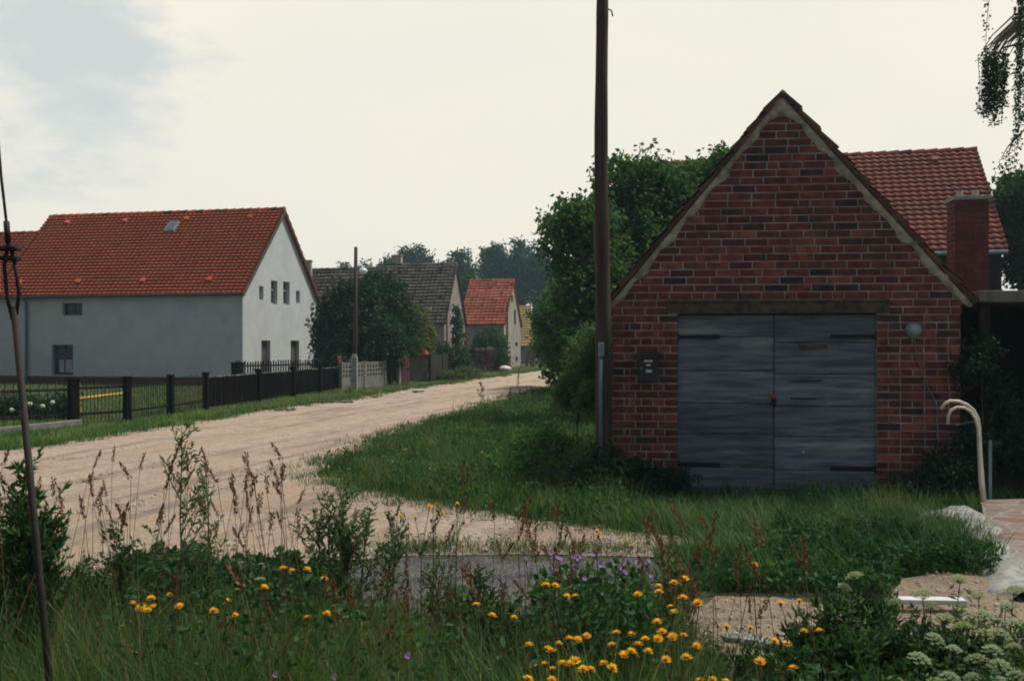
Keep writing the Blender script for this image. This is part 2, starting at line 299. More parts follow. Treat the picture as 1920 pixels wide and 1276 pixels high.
def leaves(C, size, ratio=0.55, droop=0.0, var=None, dirs=None):
    """folded leaves: two quads meeting on a midrib"""
    n = len(C); a = rng.normal(size=(n, 3)) if dirs is None else dirs+rng.normal(size=(n, 3))*0.25
    a[:, 2] -= droop; a /= np.linalg.norm(a, axis=1)[:, None]
    r = rng.normal(size=(n, 3)); b = np.cross(a, r); b /= np.linalg.norm(b, axis=1)[:, None]; c = np.cross(a, b)
    s = size[:, None]
    p0 = C; p3 = C+a*s; m1 = C+a*s*0.5-c*s*0.06
    l = C+a*s*0.45+b*s*ratio*0.5+c*s*0.08; rr = C+a*s*0.45-b*s*ratio*0.5+c*s*0.08
    V = np.stack([p0, l, p3, rr, m1], 1).reshape(-1, 3); bb = (np.arange(n)*5)[:, None, None]
    q = np.array([[0, 1, 2, 4], [0, 4, 2, 3]])[None]
    var = rng.random(n) if var is None else var
    return V, (bb+q).reshape(-1, 4), np.repeat(var, 2)
def crown_points(lobes, n_clump, per, spread, shell=0.55):
    """lobes: (x,y,z,rx,ry,rz); returns clumped points"""
    vol = np.array([l[3]*l[4]*l[5] for l in lobes])**0.75; vol /= vol.sum()
    idx = rng.choice(len(lobes), n_clump, p=vol); Lb = np.array(lobes)[idx]
    d = rng.normal(size=(n_clump, 3)); d /= np.linalg.norm(d, axis=1)[:, None]
    r = shell+(1-shell)*rng.random(n_clump)**0.7; r = np.where(rng.random(n_clump) < 0.12, r*1.04, r)
    cc = Lb[:, :3]+d*Lb[:, 3:]*r[:, None]
    sc = rng.uniform(0.6, 1.35, n_clump)*spread
    P = cc[:, None, :]+np.clip(rng.normal(size=(n_clump, per, 3)), -1.35, 1.35)*(sc[:, None, None]*0.5)*np.array([1, 1, 0.75])
    cv = np.clip(rng.normal(0.5, 0.22, n_clump), 0, 1)
    var = np.clip(np.repeat(cv, per)+rng.normal(0, 0.13, n_clump*per), 0, 1)
    return P.reshape(-1, 3), var, cc
def tree(name, label, cat, base, lobes, n_clump, per, spread, leaf, size, trunk_h, trunk_r, ratio=0.6, group=None, shell=0.5, droop=0.3, crown_name='crown', branches=8):
    """lobes in world coordinates; parts: trunk (with limbs) and crown"""
    base = Vector(base); t = thing(name, label, cat, base, 0, group)
    mb = MB(); z0 = base.z
    top = Vector((base.x+random.uniform(-.1, .1)*trunk_h, base.y+random.uniform(-.1, .1)*trunk_h, z0+trunk_h))
    mid = base.lerp(top, 0.5)+Vector((random.uniform(-.05, .05), random.uniform(-.05, .05), 0))*trunk_h
    mb.tube([base-base, mid-base, top-base], [trunk_r*1.25, trunk_r, trunk_r*0.75], 9)
    for l in sorted(lobes, key=lambda q: -q[3]*q[4]*q[5])[:branches]:
        c = Vector(l[:3]); m = top.lerp(c, 0.5)+Vector((0, 0, 0.08*trunk_h))
        mb.tube([top-base, m-base, c-base, c+Vector((0, 0, l[5]*0.6))-base], [trunk_r*0.6, trunk_r*0.38, trunk_r*0.2, trunk_r*0.06], 6)
    mb.build('trunk', 'bark', t, smooth=True)
    P, var, cc = crown_points(lobes, n_clump, per, spread, shell)
    P -= np.array(base); keep = P[:, 2] > 0.03; P, var = P[keep], var[keep]
    V, q, vv = leaves(P, rng.uniform(0.7, 1.3, len(P))*size, ratio, droop, var)
    np_obj(crown_name, V, q, vv, leaf, t)
    return t
def clip_poly(poly, clip):
    """Sutherland-Hodgman; clip convex CCW"""
    out = list(poly)
    for i in range(len(clip)):
        a, b = clip[i], clip[(i+1) % len(clip)]; inp, out = out, []
        if not inp: break
        side = lambda p: (b[0]-a[0])*(p[1]-a[1])-(b[1]-a[1])*(p[0]-a[0])
        for j in range(len(inp)):
            p, q = inp[j], inp[(j+1) % len(inp)]; sp, sq = side(p), side(q)
            if sp >= 0: out.append(p)
            if (sp >= 0) != (sq >= 0):
                k = sp/(sp-sq); out.append((p[0]+(q[0]-p[0])*k, p[1]+(q[1]-p[1])*k))
    return out
def wall_panel(mb, O, U, Nout, poly, holes, depth=0.15, mi=0):
    """flat wall in plane O+U*x+Z*z clipped to poly (convex CCW in x,z), with holes (x0,z0,x1,z1) and their reveals"""
    O = Vector(O); U = Vector(U); Z = Vector((0, 0, 1)); Nn = Vector(Nout)
    flip = U.cross(Z).dot(Nn) < 0
    xs = sorted({p[0] for p in poly} | {h[0] for h in holes} | {h[2] for h in holes}); zs = sorted({p[1] for p in poly} | {h[1] for h in holes} | {h[3] for h in holes})
    P = lambda x, z, dd=0: O+U*x+Z*z-Nn*dd
    for i in range(len(xs)-1):
        for j in range(len(zs)-1):
            cx, cz = (xs[i]+xs[i+1])/2, (zs[j]+zs[j+1])/2
            if any(h[0] < cx < h[2] and h[1] < cz < h[3] for h in holes): continue
            c = clip_poly([(xs[i], zs[j]), (xs[i+1], zs[j]), (xs[i+1], zs[j+1]), (xs[i], zs[j+1])], poly)
            if len(c) < 3: continue
            vs = [P(x, z) for x, z in c]; f = list(range(len(vs)))
            mb.add(vs, [f[::-1] if flip else f], mi, 0.5)
    for x0, z0, x1, z1 in holes:
        ring = [(x0, z0), (x1, z0), (x1, z1), (x0, z1)]
        for k in range(4):
            a, b = ring[k], ring[(k+1) % 4]; f = (0, 1, 2, 3)
            mb.add([P(*a), P(*b), P(*b, depth), P(*a, depth)], [f if flip else f[::-1]], mi, 0.5)
def tile_mesh(O, U, V, Nn, L, S, rows, tw, amp=0.035, step=0.04, res=6, thick=0.06, jit=0.0, sag=0.0, tilevar=(.5, .2)):
    O, U, V, Nn = (np.array(x, dtype=float) for x in (O, U, V, Nn))
    nt_ = max(1, round(L/tw)); nx = nt_*res+1; xs = np.linspace(0, L, nx); ph = (np.arange(nx) % res)/res
    prof = amp*(0.5+0.5*np.cos(2*np.pi*ph))
    Vs, Fs, var = [], [], []; off = 0
    sagv = -sag*np.sin(np.pi*xs/L)
    wav = jit*(np.sin(xs*1.1+1)+np.sin(xs*2.3))*0.5
    for r in range(rows):
        s0, s1 = S*r/rows, S*(r+1)/rows+0.03
        jt = np.repeat(rng.normal(0, 1, nt_+1), res)[:nx]*jit*0.5
        def row(s, h): return O+xs[:, None]*U+(s+0*xs)[:, None]*V+(h+wav+sagv)[:, None]*Nn
        A = row(s0+jt, 0*xs-0.005); B = row(s0+jt, prof+step); C = row(s1, prof+0.002)
        Vs += [A, B, C]
        i = np.arange(nx-1)
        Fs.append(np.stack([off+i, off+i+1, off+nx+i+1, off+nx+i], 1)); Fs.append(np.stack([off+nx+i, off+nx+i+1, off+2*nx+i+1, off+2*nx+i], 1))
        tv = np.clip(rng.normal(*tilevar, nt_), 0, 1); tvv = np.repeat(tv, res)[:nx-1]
        var += [tvv*0.25, tvv]; off += 3*nx  # risers get a darker tone: shade line below each tile row, painted in
    # slab below
    c = [O-Nn*thick, O+U*L-Nn*thick, O+U*L+V*S-Nn*thick, O+V*S-Nn*thick, O-Nn*0.001, O+U*L-Nn*0.001, O+U*L+V*S-Nn*0.001, O+V*S-Nn*0.001]
    Vs.append(np.array(c)); b = off
    Fs.append(np.array([[b, b+3, b+2, b+1], [b, b+1, b+5, b+4], [b+1, b+2, b+6, b+5], [b+2, b+3, b+7, b+6], [b+3, b, b+4, b+7]])); var.append(np.full(5, 0.3))
    return np.concatenate(Vs), np.concatenate(Fs), np.concatenate(var)
def merge(parts):
    Vs, Fs, va = [], [], []; o = 0
    for V, f, a in parts: Vs.append(V); Fs.append(f+o); va.append(a); o += len(V)
    return np.concatenate(Vs), np.concatenate(Fs), np.concatenate(va)
def window(parent, O, U, Nout, rect, depth, frame='frame', pane='glass', mull=1, bar=False, sill=False, name='window'):
    x0, z0, x1, z1 = rect; O = Vector(O); U = Vector(U); Nn = Vector(Nout); Z = Vector((0, 0, 1)); ax = (U, Nn, Z)
    fw = min(0.06, (x1-x0)*0.14); c = lambda x, z, dd: O+U*x+Z*z-Nn*dd
    mb = MB(); dd = depth-0.03
    mb.box(c(x0+fw/2, (z0+z1)/2, dd), (fw, .05, z1-z0), ax=ax); mb.box(c(x1-fw/2, (z0+z1)/2, dd), (fw, .05, z1-z0), ax=ax)
    mb.box(c((x0+x1)/2, z0+fw/2, dd), (x1-x0-2*fw, .05, fw), ax=ax); mb.box(c((x0+x1)/2, z1-fw/2, dd), (x1-x0-2*fw, .05, fw), ax=ax)
    for k in range(1, mull+1):
        mb.box(c(x0+(x1-x0)*k/(mull+1), (z0+z1)/2, dd), (fw*.8, .046, z1-z0-2*fw), ax=ax)
    if bar: mb.box(c((x0+x1)/2, z0+(z1-z0)*0.62, dd-0.003), (x1-x0-2*fw, .046, fw*.7), ax=ax)
    f = mb.build(name, frame, parent)
    p = MB(); p.box(c((x0+x1)/2, (z0+z1)/2, depth-0.004), (x1-x0-fw, .012, z1-z0-fw), ax=ax); p.build('pane', pane, f)
    if sill:
        s = MB(); s.box(c((x0+x1)/2, z0-0.025, -0.03), (x1-x0+0.12, 0.14, 0.05), ax=ax); s.build('sill', 'concrete', f)
    return f
class House:
    def __init__(s, name, label, C, a, W, Ln, zE, zR, wall, tile, rows, tw, group=None, res=6, ov=0.25, og=0.12, front=(), gable=(), step=0.04, amp=0.035, jit=0.0, sag=0.0, ridge=None, cat='house', depth=0.15):
        a = R(a); s.A = Vector((-math.cos(a), math.sin(a), 0)); s.B = Vector((math.sin(a), math.cos(a), 0)); s.W, s.L, s.zE, s.zR = W, Ln, zE, zR
        s.t = thing(name, label, cat, (C[0], C[1], 0), 0, group)
        Z = Vector((0, 0, 1)); mb = MB(); O = Vector((0, 0, 0))
        hf = [h[:4] for h in front]; hg = [h[:4] for h in gable]
        wall_panel(mb, O, s.A, -s.B, [(0, 0), (Ln, 0), (Ln, zE), (0, zE)], hf, depth)
        pent = [(0, 0), (W, 0), (W, zE), (W/2, zR), (0, zE)]
        wall_panel(mb, O, s.B, -s.A, pent, hg, depth)
        wall_panel(mb, s.A*Ln, s.B, s.A, pent, [], depth)
        wall_panel(mb, s.B*W, s.A, s.B, [(0, 0), (Ln, 0), (Ln, zE), (0, zE)], [], depth)
        s.wall = mb.build('wall', wall, s.t)
        for h in front: s.fill(O, s.A, -s.B, h, depth)
        for h in gable: s.fill(O, s.B, -s.A, h, depth)
        parts = []; sl_ = math.hypot(W/2, zR-zE)
        for sgn in (1, -1):
            Bv = s.B*sgn; Vv = (Bv*(W/2)+Z*(zR-zE))/sl_; Nn = (Z*(W/2)-Bv*(zR-zE))/sl_
            e = (O if sgn == 1 else s.B*W)+Z*zE-Vv*ov+Nn*0.07-s.A*og
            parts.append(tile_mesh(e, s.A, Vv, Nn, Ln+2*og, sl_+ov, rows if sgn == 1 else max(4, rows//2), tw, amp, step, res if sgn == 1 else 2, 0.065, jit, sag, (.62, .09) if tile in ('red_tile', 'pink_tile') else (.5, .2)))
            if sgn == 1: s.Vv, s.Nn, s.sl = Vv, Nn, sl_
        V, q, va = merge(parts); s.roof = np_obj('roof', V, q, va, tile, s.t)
        # ridge tiles
        rb = MB(); n = max(2, int((Ln+2*og)/0.38)); rz = zR+0.07*(sl_/(W/2))+0.02
        for k in range(n):
            x0 = -og+(Ln+2*og)*k/n; x1 = -og+(Ln+2*og)*(k+1)/n+0.02
            sg = -sag*math.sin(math.pi*(x0+og)/(Ln+2*og))
            rb.tube([s.A*x0+s.B*(W/2)+Z*(rz+sg), s.A*x1+s.B*(W/2)+Z*(rz-0.02+sg)], [0.115, 0.095], 8)
        s.ridge = rb.build('ridge_tiles', ridge or tile, s.roof)
    def fill(s, O, U, Nn, h, depth):
        k = h[4]
        if k == 'win': window(s.t, O, U, Nn, h[:4], depth, *(h[5:] if len(h) > 5 else ()))
        elif k == 'door':
            x0, z0, x1, z1 = h[:4]; mb = MB(); ax = (U, Nn, Vector((0, 0, 1))); n = 5
            for i in range(n):
                mb.box(O+U*(x0+(x1-x0)*(i+.5)/n)+Vector((0, 0, (z0+z1)/2))-Nn*(depth-.02+random.uniform(0, .006)), ((x1-x0)/n-.006, .04, z1-z0), ax=ax)
            d = mb.build('door', h[5] if len(h) > 5 else 'frame', s.t)
            hb = MB(); hb.tube([O+U*(x0+.1)+Vector((0, 0, 1.0))-Nn*(depth-.1), O+U*(x0+.22)+Vector((0, 0, 1.0))-Nn*(depth-.1)], .015, 6); hb.build('handle', 'black_iron', d)
    def p(s, u, v, z): return s.A*u+s.B*v+Vector((0, 0, z))
    def on_roof(s, u, f, h=0.0): return s.A*u+Vector((0, 0, s.zE))+s.Vv*(s.sl*f)+s.Nn*(0.07+h)
# ------------------------------------------------------------------ ground, road
def sheet(name, poly, z, m, hf=None, noise=0.12, dens=1.0, label=None):
    """constrained triangulation of an irregular outline (world XY) with interior points"""
    pts = []
    n = len(poly)
    for i in range(n):
        a, b = Vector(poly[i]), Vector(poly[(i+1) % n]); L = (b-a).length; dist = max(4, (a+b).length/2); k = max(1, min(60, int(L/(0.022*dist))))
        nn = Vector((-(b-a).y, (b-a).x)).normalized()
        for j in range(k):
            q = a.lerp(b, j/k); am = noise*min(1.0, dist/14)
            pts.append(q+nn*(am*(math.sin(q.x*2.1+q.y*1.3)+math.sin(q.x*5.3-q.y*3.7+1)*0.6+random.uniform(-.5, .5))*0.6))
    nb = len(pts); arr = np.array([tuple(p) for p in pts])
    inner = []
    lo, hi = arr.min(0), arr.max(0)
    y = lo[1]
    while y < hi[1]:
        st = max(0.10, 0.016*y)*dens; x = lo[0]
        while x < hi[0]:
            inner.append((x+random.uniform(-.3, .3)*st, y+random.uniform(-.3, .3)*st)); x += st
        y += st
    ia = np.array(inner); ia = ia[inside(ia, arr)]
    allp = [Vector(p) for p in pts]+[Vector(p) for p in ia]
    ed = [(i, (i+1) % nb) for i in range(nb)]
    v, e, f, *_ = geometry.delaunay_2d_cdt(allp, ed, [], 1, 1e-4)
    mb = MB(); va = np.array([tuple(p) for p in v]); cen = np.array([va[list(t)].mean(0) for t in f]); ok = inside(cen, arr)
    ea = arr
    zz = np.full(len(va), z)
    if hf is not None:
        dmin = np.min(np.linalg.norm(va[:, None, :]-ea[None, ::2, :], axis=2), axis=1)
        zz = 0.006+(z+hf(va[:, 0], va[:, 1]))*np.clip((dmin-.1)/1.2, 0, 1)
    mb.v = [(a[0], a[1], h) for a, h in zip(va, zz)]
    for t, k in zip(f, ok):
        if not k: continue
        t = list(t)
        a, b, c = (va[i] for i in t[:3])
        if (b[0]-a[0])*(c[1]-a[1])-(b[1]-a[1])*(c[0]-a[0]) < 0: t = t[::-1]
        mb.f.append(t); mb.m.append(0); mb.a.append(.5)
    o = mb.build(name, m, smooth=True); tag(o, kind='structure')
    return o, arr
def inside(P, poly):
    x, y = P[:, 0], P[:, 1]; r = np.zeros(len(P), bool); n = len(poly); j = n-1
    for i in range(n):
        xi, yi = poly[i]; xj, yj = poly[j]
        c = ((yi > y) != (yj > y)) & (x < (xj-xi)*(y-yi)/((yj-yi) if yj != yi else 1e-9)+xi)
        r ^= c; j = i
    return r
gb = MB()
gb.add([(-240, -30, 0), (240, -30, 0), (240, 300, 0), (-240, 300, 0)], [(0, 1, 2, 3)], 0, .5)
tag(gb.build('ground', 'soil'), kind='structure')
road_left = [(-420, 905), (-200, 875), (0, 845), (100, 834), (200, 817), (300, 800), (400, 783), (520, 766), (640, 750), (730, 736), (850, 718), (950, 703), (1035, 691), (1075, 686.5)]
road_right = [(1105, 688.5), (1080, 700), (1055, 722), (1000, 737), (900, 768), (800, 798), (700, 838), (635, 868), (610, 887), (650, 905), (760, 930), (900, 955), (1000, 974), (1150, 995), (1300, 1015), (1445, 1036)]
road_near = [(1440, 1052), (1250, 1045), (1000, 1042), (800, 1040), (650, 1050), (400, 1075), (0, 1085), (-500, 1095)]
rp = [g(*p) for p in road_left+road_right+road_near]
def ruts(x, y):
    s = x*math.cos(R(14))-y*math.sin(R(14)); 
    return 0.022*np.sin(s*3.4+0.35*np.sin(y*.3))+0.012*np.sin(s*9+y*.5)+0.014*np.sin(x*3.1+y*1.7)*np.sin(y*2.3-x)+0.02
road, RP = sheet('road', rp, 0.015, 'road', ruts)
gp = [g(*p) for p in [(560, 1070), (640, 1054), (700, 1060), (760, 1047), (830, 1053), (900, 1043), (960, 1052), (1040, 1046), (1100, 1053), (1180, 1043), (1250, 1058), (1290, 1068), (1262, 1120), (1100, 1150), (800, 1150), (560, 1130)]]
gravel, GP = sheet('gravel_path', gp, 0.03, 'gravel', lambda x, y: 0.01*np.sin(x*9)*np.sin(y*11)-.018, noise=0.16)
sp = [g(*p) for p in [(1340, 1118), (1450, 1118), (1560, 1137), (1670, 1138), (1700, 1088), (1770, 1075), (1850, 1080), (1930, 1100), (1990, 1180), (2000, 1420), (1600, 1440), (1250, 1400), (1210, 1250), (1265, 1170)]]
path, SP = sheet('path', sp, 0.02, 'sand', lambda x, y: 0.015*np.sin(x*5)*np.sin(y*7), noise=0.08)
pv = [g(*p) for p in [(1838, 948), (1960, 944), (2200, 950), (2300, 1120), (1960, 1110), (1895, 1060), (1850, 1000)]]
def slab(name, poly, z0, z1, m):
    mb = MB(); n = len(poly); mb.add([(x, y, z0) for x, y in poly]+[(x, y, z1) for x, y in poly], [tuple(range(n, 2*n))]+[(i, (i+1) % n, n+(i+1) % n, n+i) for i in range(n)], 0, .5)
    return mb.build(name, m)
pvo = slab('paving', pv[::-1], 0.0, 0.06, 'paving'); tag(pvo, kind='structure'); PV = np.array(pv)
# pale mortar bank along the paving's edge
mb = MB(); path_pts = [g(*p) for p in [(1752, 980), (1800, 962), (1835, 985), (1858, 1020), (1888, 1068), (1925, 1130)]]
rowsn = 60; cols_ = 15; P_ = []
for i in range(rowsn):
    t = i/(rowsn-1)*(len(path_pts)-1); k = min(int(t), len(path_pts)-2); c = Vector(path_pts[k]).lerp(Vector(path_pts[k+1]), t-k)
    dd = (Vector(path_pts[k+1])-Vector(path_pts[k])).normalized(); nn = Vector((-dd.y, dd.x)); wdt = 0.24*(0.85+0.2*math.sin(i*.45)+0.05*random.random())*(1 if 1 < i < rowsn-2 else .4)
    for j in range(cols_):
        s_ = (j/(cols_-1)-.5)*2
        P_.append((c.x+nn.x*wdt*s_, c.y+nn.y*wdt*s_, 0.002+0.075*(1-s_*s_)*(0.9+0.1*random.random()+.18*math.sin(i*.7+j*.6))))
mb.add(P_, [(i*cols_+j, (i+1)*cols_+j, (i+1)*cols_+j+1, i*cols_+j+1) for i in range(rowsn-1) for j in range(cols_-1)], 0, .5)
tag(mb.build('mortar_bank', 'pale_sheet', smooth=True), 'pale lumpy bank of cement along the edge of the stone paving', 'cement bank')

# ------------------------------------------------------------------ the brick shed
SA = R(6); SAx = Vector((math.cos(SA), -math.sin(SA), 0)); SBx = Vector((math.sin(SA), math.cos(SA), 0)); SC = Vector((1.12, 11.2, 0))
def sh(px, py):
    k = (px-CX)/F; u = (k*SC.y-SC.x)/(math.cos(SA)+math.sin(SA)*k); Y = SC.y-math.sin(SA)*u
    return u, EYE-(py-HY)*Y/F
shed = thing('brick_shed', 'small red brick shed with steep gable and weathered grey double doors', 'shed', SC, -SA)   # local x along the front, y to the back
WS = sh(1800, 645)[0]; DEP = 4.2
uL, zL = sh(1138, 572); uA, zA = sh(1466, 176); uR, zR_ = sh(1824, 568)
du0 = sh(1270, 700)[0]; du1 = sh(1644, 700)[0]; dtop = sh(1450, 587)[1]; lt = sh(1450, 562)[1]
xl = Vector((1, 0, 0)); nl = Vector((0, -1, 0))
roofclip = [(uL+.05, -0.1), (uR-.05, -0.1), (uR-.05, zR_+.02), (uA, zA-.07), (uL+.05, zL+.02)]
def zroof(u):
    return zL+(zA-zL)*(u-uL)/(uA-uL) if u < uA else zA+(zR_-zA)*(u-uA)/(uR-uA)
mb = MB()
zEl = zroof(0)-.06; zEr = zroof(WS)-.06
pent = [(0, -0.1), (WS, -0.1), (WS, zEr), (uA, zA-.06), (0, zEl)]
wall_panel(mb, (0, 0, 0), xl, nl, pent, [(du0, -0.1, du1, dtop)], 0.12, 0)
wall_panel(mb, (0, DEP, 0), xl, (0, 1, 0), pent, [], 0.1, 0)
for x_, ze, nx_ in ((0, zEl, (-1, 0, 0)), (WS, zEr, (1, 0, 0))):
    wall_panel(mb, (x_, 0, 0), (0, 1, 0), nx_, [(0, -.1), (DEP, -.1), (DEP, ze), (0, ze)], [], 0.1, 0)
def brick(poly, y0=-0.0, pr=0.006, var=None):
    """poly in (u,z) CCW on the front face, standing proud of the mortar, with a chamfer"""
    n = len(poly)
    cx = sum(p[0] for p in poly)/n; cz = sum(p[1] for p in poly)/n
    pr += random.uniform(-.002, .003)
    ins = [(p[0]+(cx-p[0])*0.03+random.uniform(-.0035, .0035), p[1]+(cz-p[1])*0.10+random.uniform(-.003, .003)) for p in poly]
    poly = [(p[0]+random.uniform(-.002, .002), p[1]+random.uniform(-.0018, .0018)) for p in poly]
    vs = [(p[0], y0+0.001, p[1]) for p in poly]+[(p[0], y0-pr, p[1]) for p in ins]
    fs = [tuple(range(n, 2*n))]+[(i, (i+1) % n, n+(i+1) % n, n+i) for i in range(n)]
    mb.add(vs, fs, 1, var)
cp = 0.0832; jt = 0.0105
z = lt+.008-cp*math.ceil((lt+.068)/cp); r = 0
clipc = [(uL+.04, -1), (uR-.04, -1), (uR-.04, zR_-.015), (uA+.01, zA-.09), (uL+.04, zL-.015)]
while z < zA:
    z0, z1 = z, z+cp-jt
    def run(ua, ub, start, kinds):
        u = start; k = 0
        while u < ub:
            L = kinds[k % len(kinds)]
            if random.random() < 0.05 and len(kinds) == 1: L = 0.125
            L *= random.uniform(0.975, 1.025)
            a, b = max(u, ua), min(u+L-jt, ub)
            if b-a > 0.03:
                q = clip_poly([(a, z0+random.uniform(-.0012, .0012)), (b, z0+random.uniform(-.0012, .0012)), (b, z1), (a, z1)], clipc)
                if len(q) >= 3: brick(q, var=min(1, max(0, random.gauss(0.52, 0.22))))
            u += L; k += 1
    if z1 < dtop-0.01:   # pillars beside the door
        hdr = r % 2
        if hdr: run(-0.0, du0, 0, [0.125, 0.06, 0.125, 0.125, 0.125, 0.19]); run(du1, WS, du1, [0.125])
        else: run(0, du0, 0, [0.25]); run(du1, WS, du1, [0.25])
    elif z0 < lt-0.01:
        bl, br = sh(1252, 575)[0], sh(1666, 575)[0]
        run(-.02, bl, -.02-(r % 2)*.125, [0.25]); run(br+.01, WS+.02, br+.01-(r % 2)*.1, [0.25])
    elif z0 < lt+cp:
        run(uL, uR, uL+.06, [0.25, 0.25, 0.125, 0.25, .125, .125, .25])
    else: run(uL, uR, uL-0.25*random.random()*0.3-(r % 2)*0.125, [0.25])
    z += cp; r += 1
# side walls: coarse courses so the flanks read as brick too
for x_, sgn, ze in ((0, -1, zEl), (WS, 1, zEr)):
    z = -0.06; r = 0
    while z < ze-.03:
        y = -(r % 2)*0.125
        while y < DEP:
            a, b = max(y, 0), min(y+.25-jt, DEP)
            if b-a > .03:
                v4 = [(x_+sgn*.0005, a, z), (x_+sgn*.0005, b, z), (x_+sgn*.0005, b, z+cp-jt), (x_+sgn*.0005, a, z+cp-jt)]; o4 = [(x_+sgn*.006, p[1], p[2]) for p in v4]
                fs = [(4, 5, 6, 7)]+[(i, (i+1) % 4, 4+(i+1) % 4, 4+i) for i in range(4)]
                mb.add(v4+o4, fs, 1)
            y += .25
        z += cp; r += 1
mb.build('wall', ['mortar', 'brick'], shed)
# roof: stepped old tiles both sides, overhanging a little at the front
parts = []
for (ue, ze, s_) in ((uL-.01, zL, 1), (uR+.01, zR_, -1)):
    e = Vector((ue, -0.05, ze)); top = Vector((uA, -0.05, zA)); Vv = (top-e); S_ = Vv.length; Vv /= S_
    Nn = Vector((-Vv.z*s_, 0, abs(Vv.x))); U_ = Vector((0, 1, 0))
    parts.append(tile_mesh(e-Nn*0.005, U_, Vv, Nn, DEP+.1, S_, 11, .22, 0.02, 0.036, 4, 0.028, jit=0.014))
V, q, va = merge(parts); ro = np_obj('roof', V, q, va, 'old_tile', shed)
# open verge ends are closed tile by tile, as chipped thick slabs
mb = MB()
for (ue, ze, s_) in ((uL-.01, zL, 1), (uR+.01, zR_, -1)):
    e = Vector((ue, -0.06, ze)); top = Vector((uA, -0.06, zA)); n = 11
    Vv = (top-e); S_ = Vv.length; Vv /= S_; Nn = Vector((-Vv.z*s_, 0, abs(Vv.x)))
    for k in range(n):
        a = e+Vv*(S_*k/n-random.uniform(0, .03)); b = e+Vv*(S_*(k+1)/n+.01); h0 = .042+random.uniform(-.010, .016); h1 = .004+random.uniform(-.004, .004)
        fr = [a-Nn*.02, b-Nn*.02, b+Nn*h1, a+Nn*h0]; bk = [p+Vector((0, .16, 0)) for p in fr]
        f = [(0, 1, 2, 3), (4, 7, 6, 5), (0, 4, 5, 1), (1, 5, 6, 2), (2, 6, 7, 3), (3, 7, 4, 0)]
        mb.add(fr+bk, f if s_ == 1 else [x[::-1] for x in f])
mb.build('verge_tiles', 'old_tile', ro, bevel=.006)
rb = MB()
for k in range(12):
    y0 = -.065+k*.36; rb.tube([(uA, y0, zA-.015), (uA, y0+.38, zA-.03)], [.040, .034], 9)
rb.build('ridge_tiles', 'old_tile', ro, smooth=True)
# mortar fillet under the verge
mb = MB()
for (ue, ze, s_) in ((uL+.0, zL-.012, 1), (uR, zR_-.012, -1)):
    e = Vector((ue, 0, ze)); top = Vector((uA, 0, zA-.0)); Vv = (top-e).normalized(); S_ = (top-e).length; Nn = Vector((-Vv.z*s_, 0, abs(Vv.x))); n = 46
    rows_ = []
    for k in range(n+1):
        t = k/n; c = e+Vv*(S_*t); wdt = 0.085+0.02*math.sin(k*.9)+random.uniform(-.014, .018)+(0.05 if t > .93 else 0)
        if t < .05: wdt *= .6
        c0 = c-Nn*.005
        rows_.append([c0+Vector((0, -.045-random.uniform(0, .008), 0)), c0-Nn*wdt*.55+Vector((0, -.034-random.uniform(0, .012), 0)), c0-Nn*wdt+Vector((0, -.012-random.uniform(0, .008), 0)), c0-Nn*(wdt+.006)+Vector((0, .004, 0))])
    vs = [p for r_ in rows_ for p in r_]
    fs = [(k*4+j, (k+1)*4+j, (k+1)*4+j+1, k*4+j+1) for k in range(n) for j in range(3)]
    mb.add(vs, fs if s_ == -1 else [f[::-1] for f in fs], 0, .5)
mb.build('mortar_verge', 'verge_mortar', shed, smooth=True)
# lintel: rusty steel beam with flanges
bl, br = sh(1252, 575)[0], sh(1666, 575)[0]; lb = dtop
mb = MB(); mb.box(((bl+br)/2, -.012, (lb+lt)/2), (br-bl, .03, lt-lb-.03)); mb.box(((bl+br)/2, -.020, lt-.012), (br-bl, .050, .02)); mb.box(((bl+br)/2, -.018, lb+.016), (br-bl, .046, .03))
mb.build('lintel', 'steel_rust', shed, bevel=.002)
# doors
um = sh(1452, 700)[0]
def leaf_door(u0, u1, seams, hinge_side, name):
    mb = MB(); zs = [0.0]+[sh(1452, y)[1] for y in seams[::-1]]+[dtop-.012]
    for i in range(len(zs)-1):
        h = zs[i+1]-zs[i]-.009; bv = random.random(); ang = random.uniform(-.004, .004); y = .05+random.uniform(-.004, .004)
        n = 10; vs = []
        for k in range(n+1):
            u = u0+(u1-u0)*k/n; e0 = random.uniform(-.0035, .0035); e1 = random.uniform(-.0035, .0035); bow = .0006*math.sin(k*1.7+i)
            vs += [(u, y-.012+bow, zs[i]+e0), (u, y-.012+bow, zs[i]+h+e1), (u, y+.02, zs[i]+h+e1), (u, y+.02, zs[i]+e0)]
        fs = [(k*4, (k+1)*4, (k+1)*4+1, k*4+1) for k in range(n)]+[(k*4+1, (k+1)*4+1, (k+1)*4+2, k*4+2) for k in range(n)]+[(k*4+3, (k+1)*4+3, (k+1)*4, k*4) for k in range(n)]+[(0, 1, 2, 3), (n*4+3, n*4+2, n*4+1, n*4)]
        mb.add(vs, fs, 0, bv)
        for nx_ in range(7):
            mb.tube([(u0+(u1-u0)*(nx_+.5)/7, y-.0125, zs[i]+h*(.1 if nx_ % 2 else .9)), (u0+(u1-u0)*(nx_+.5)/7, y-.016, zs[i]+h*(.1 if nx_ % 2 else .9))], .006, 6, 1)
    mb.box(((u0+u1)/2, .085, dtop/2), (u1-u0, .02, dtop-.02), 1, 0.0)
    return mb.build(name, ['door_board', 'black_iron'], shed)
dl = leaf_door(du0+.004, um-.006, [630, 694, 755, 813, 877], 0, 'door')
dr = leaf_door(um+.006, du1-.004, [641, 700, 760, 817, 880], 1, 'door')
tag(dl, 'left leaf of weathered grey blue boards'); tag(dr, 'right leaf with splintered boards and a brown patch')
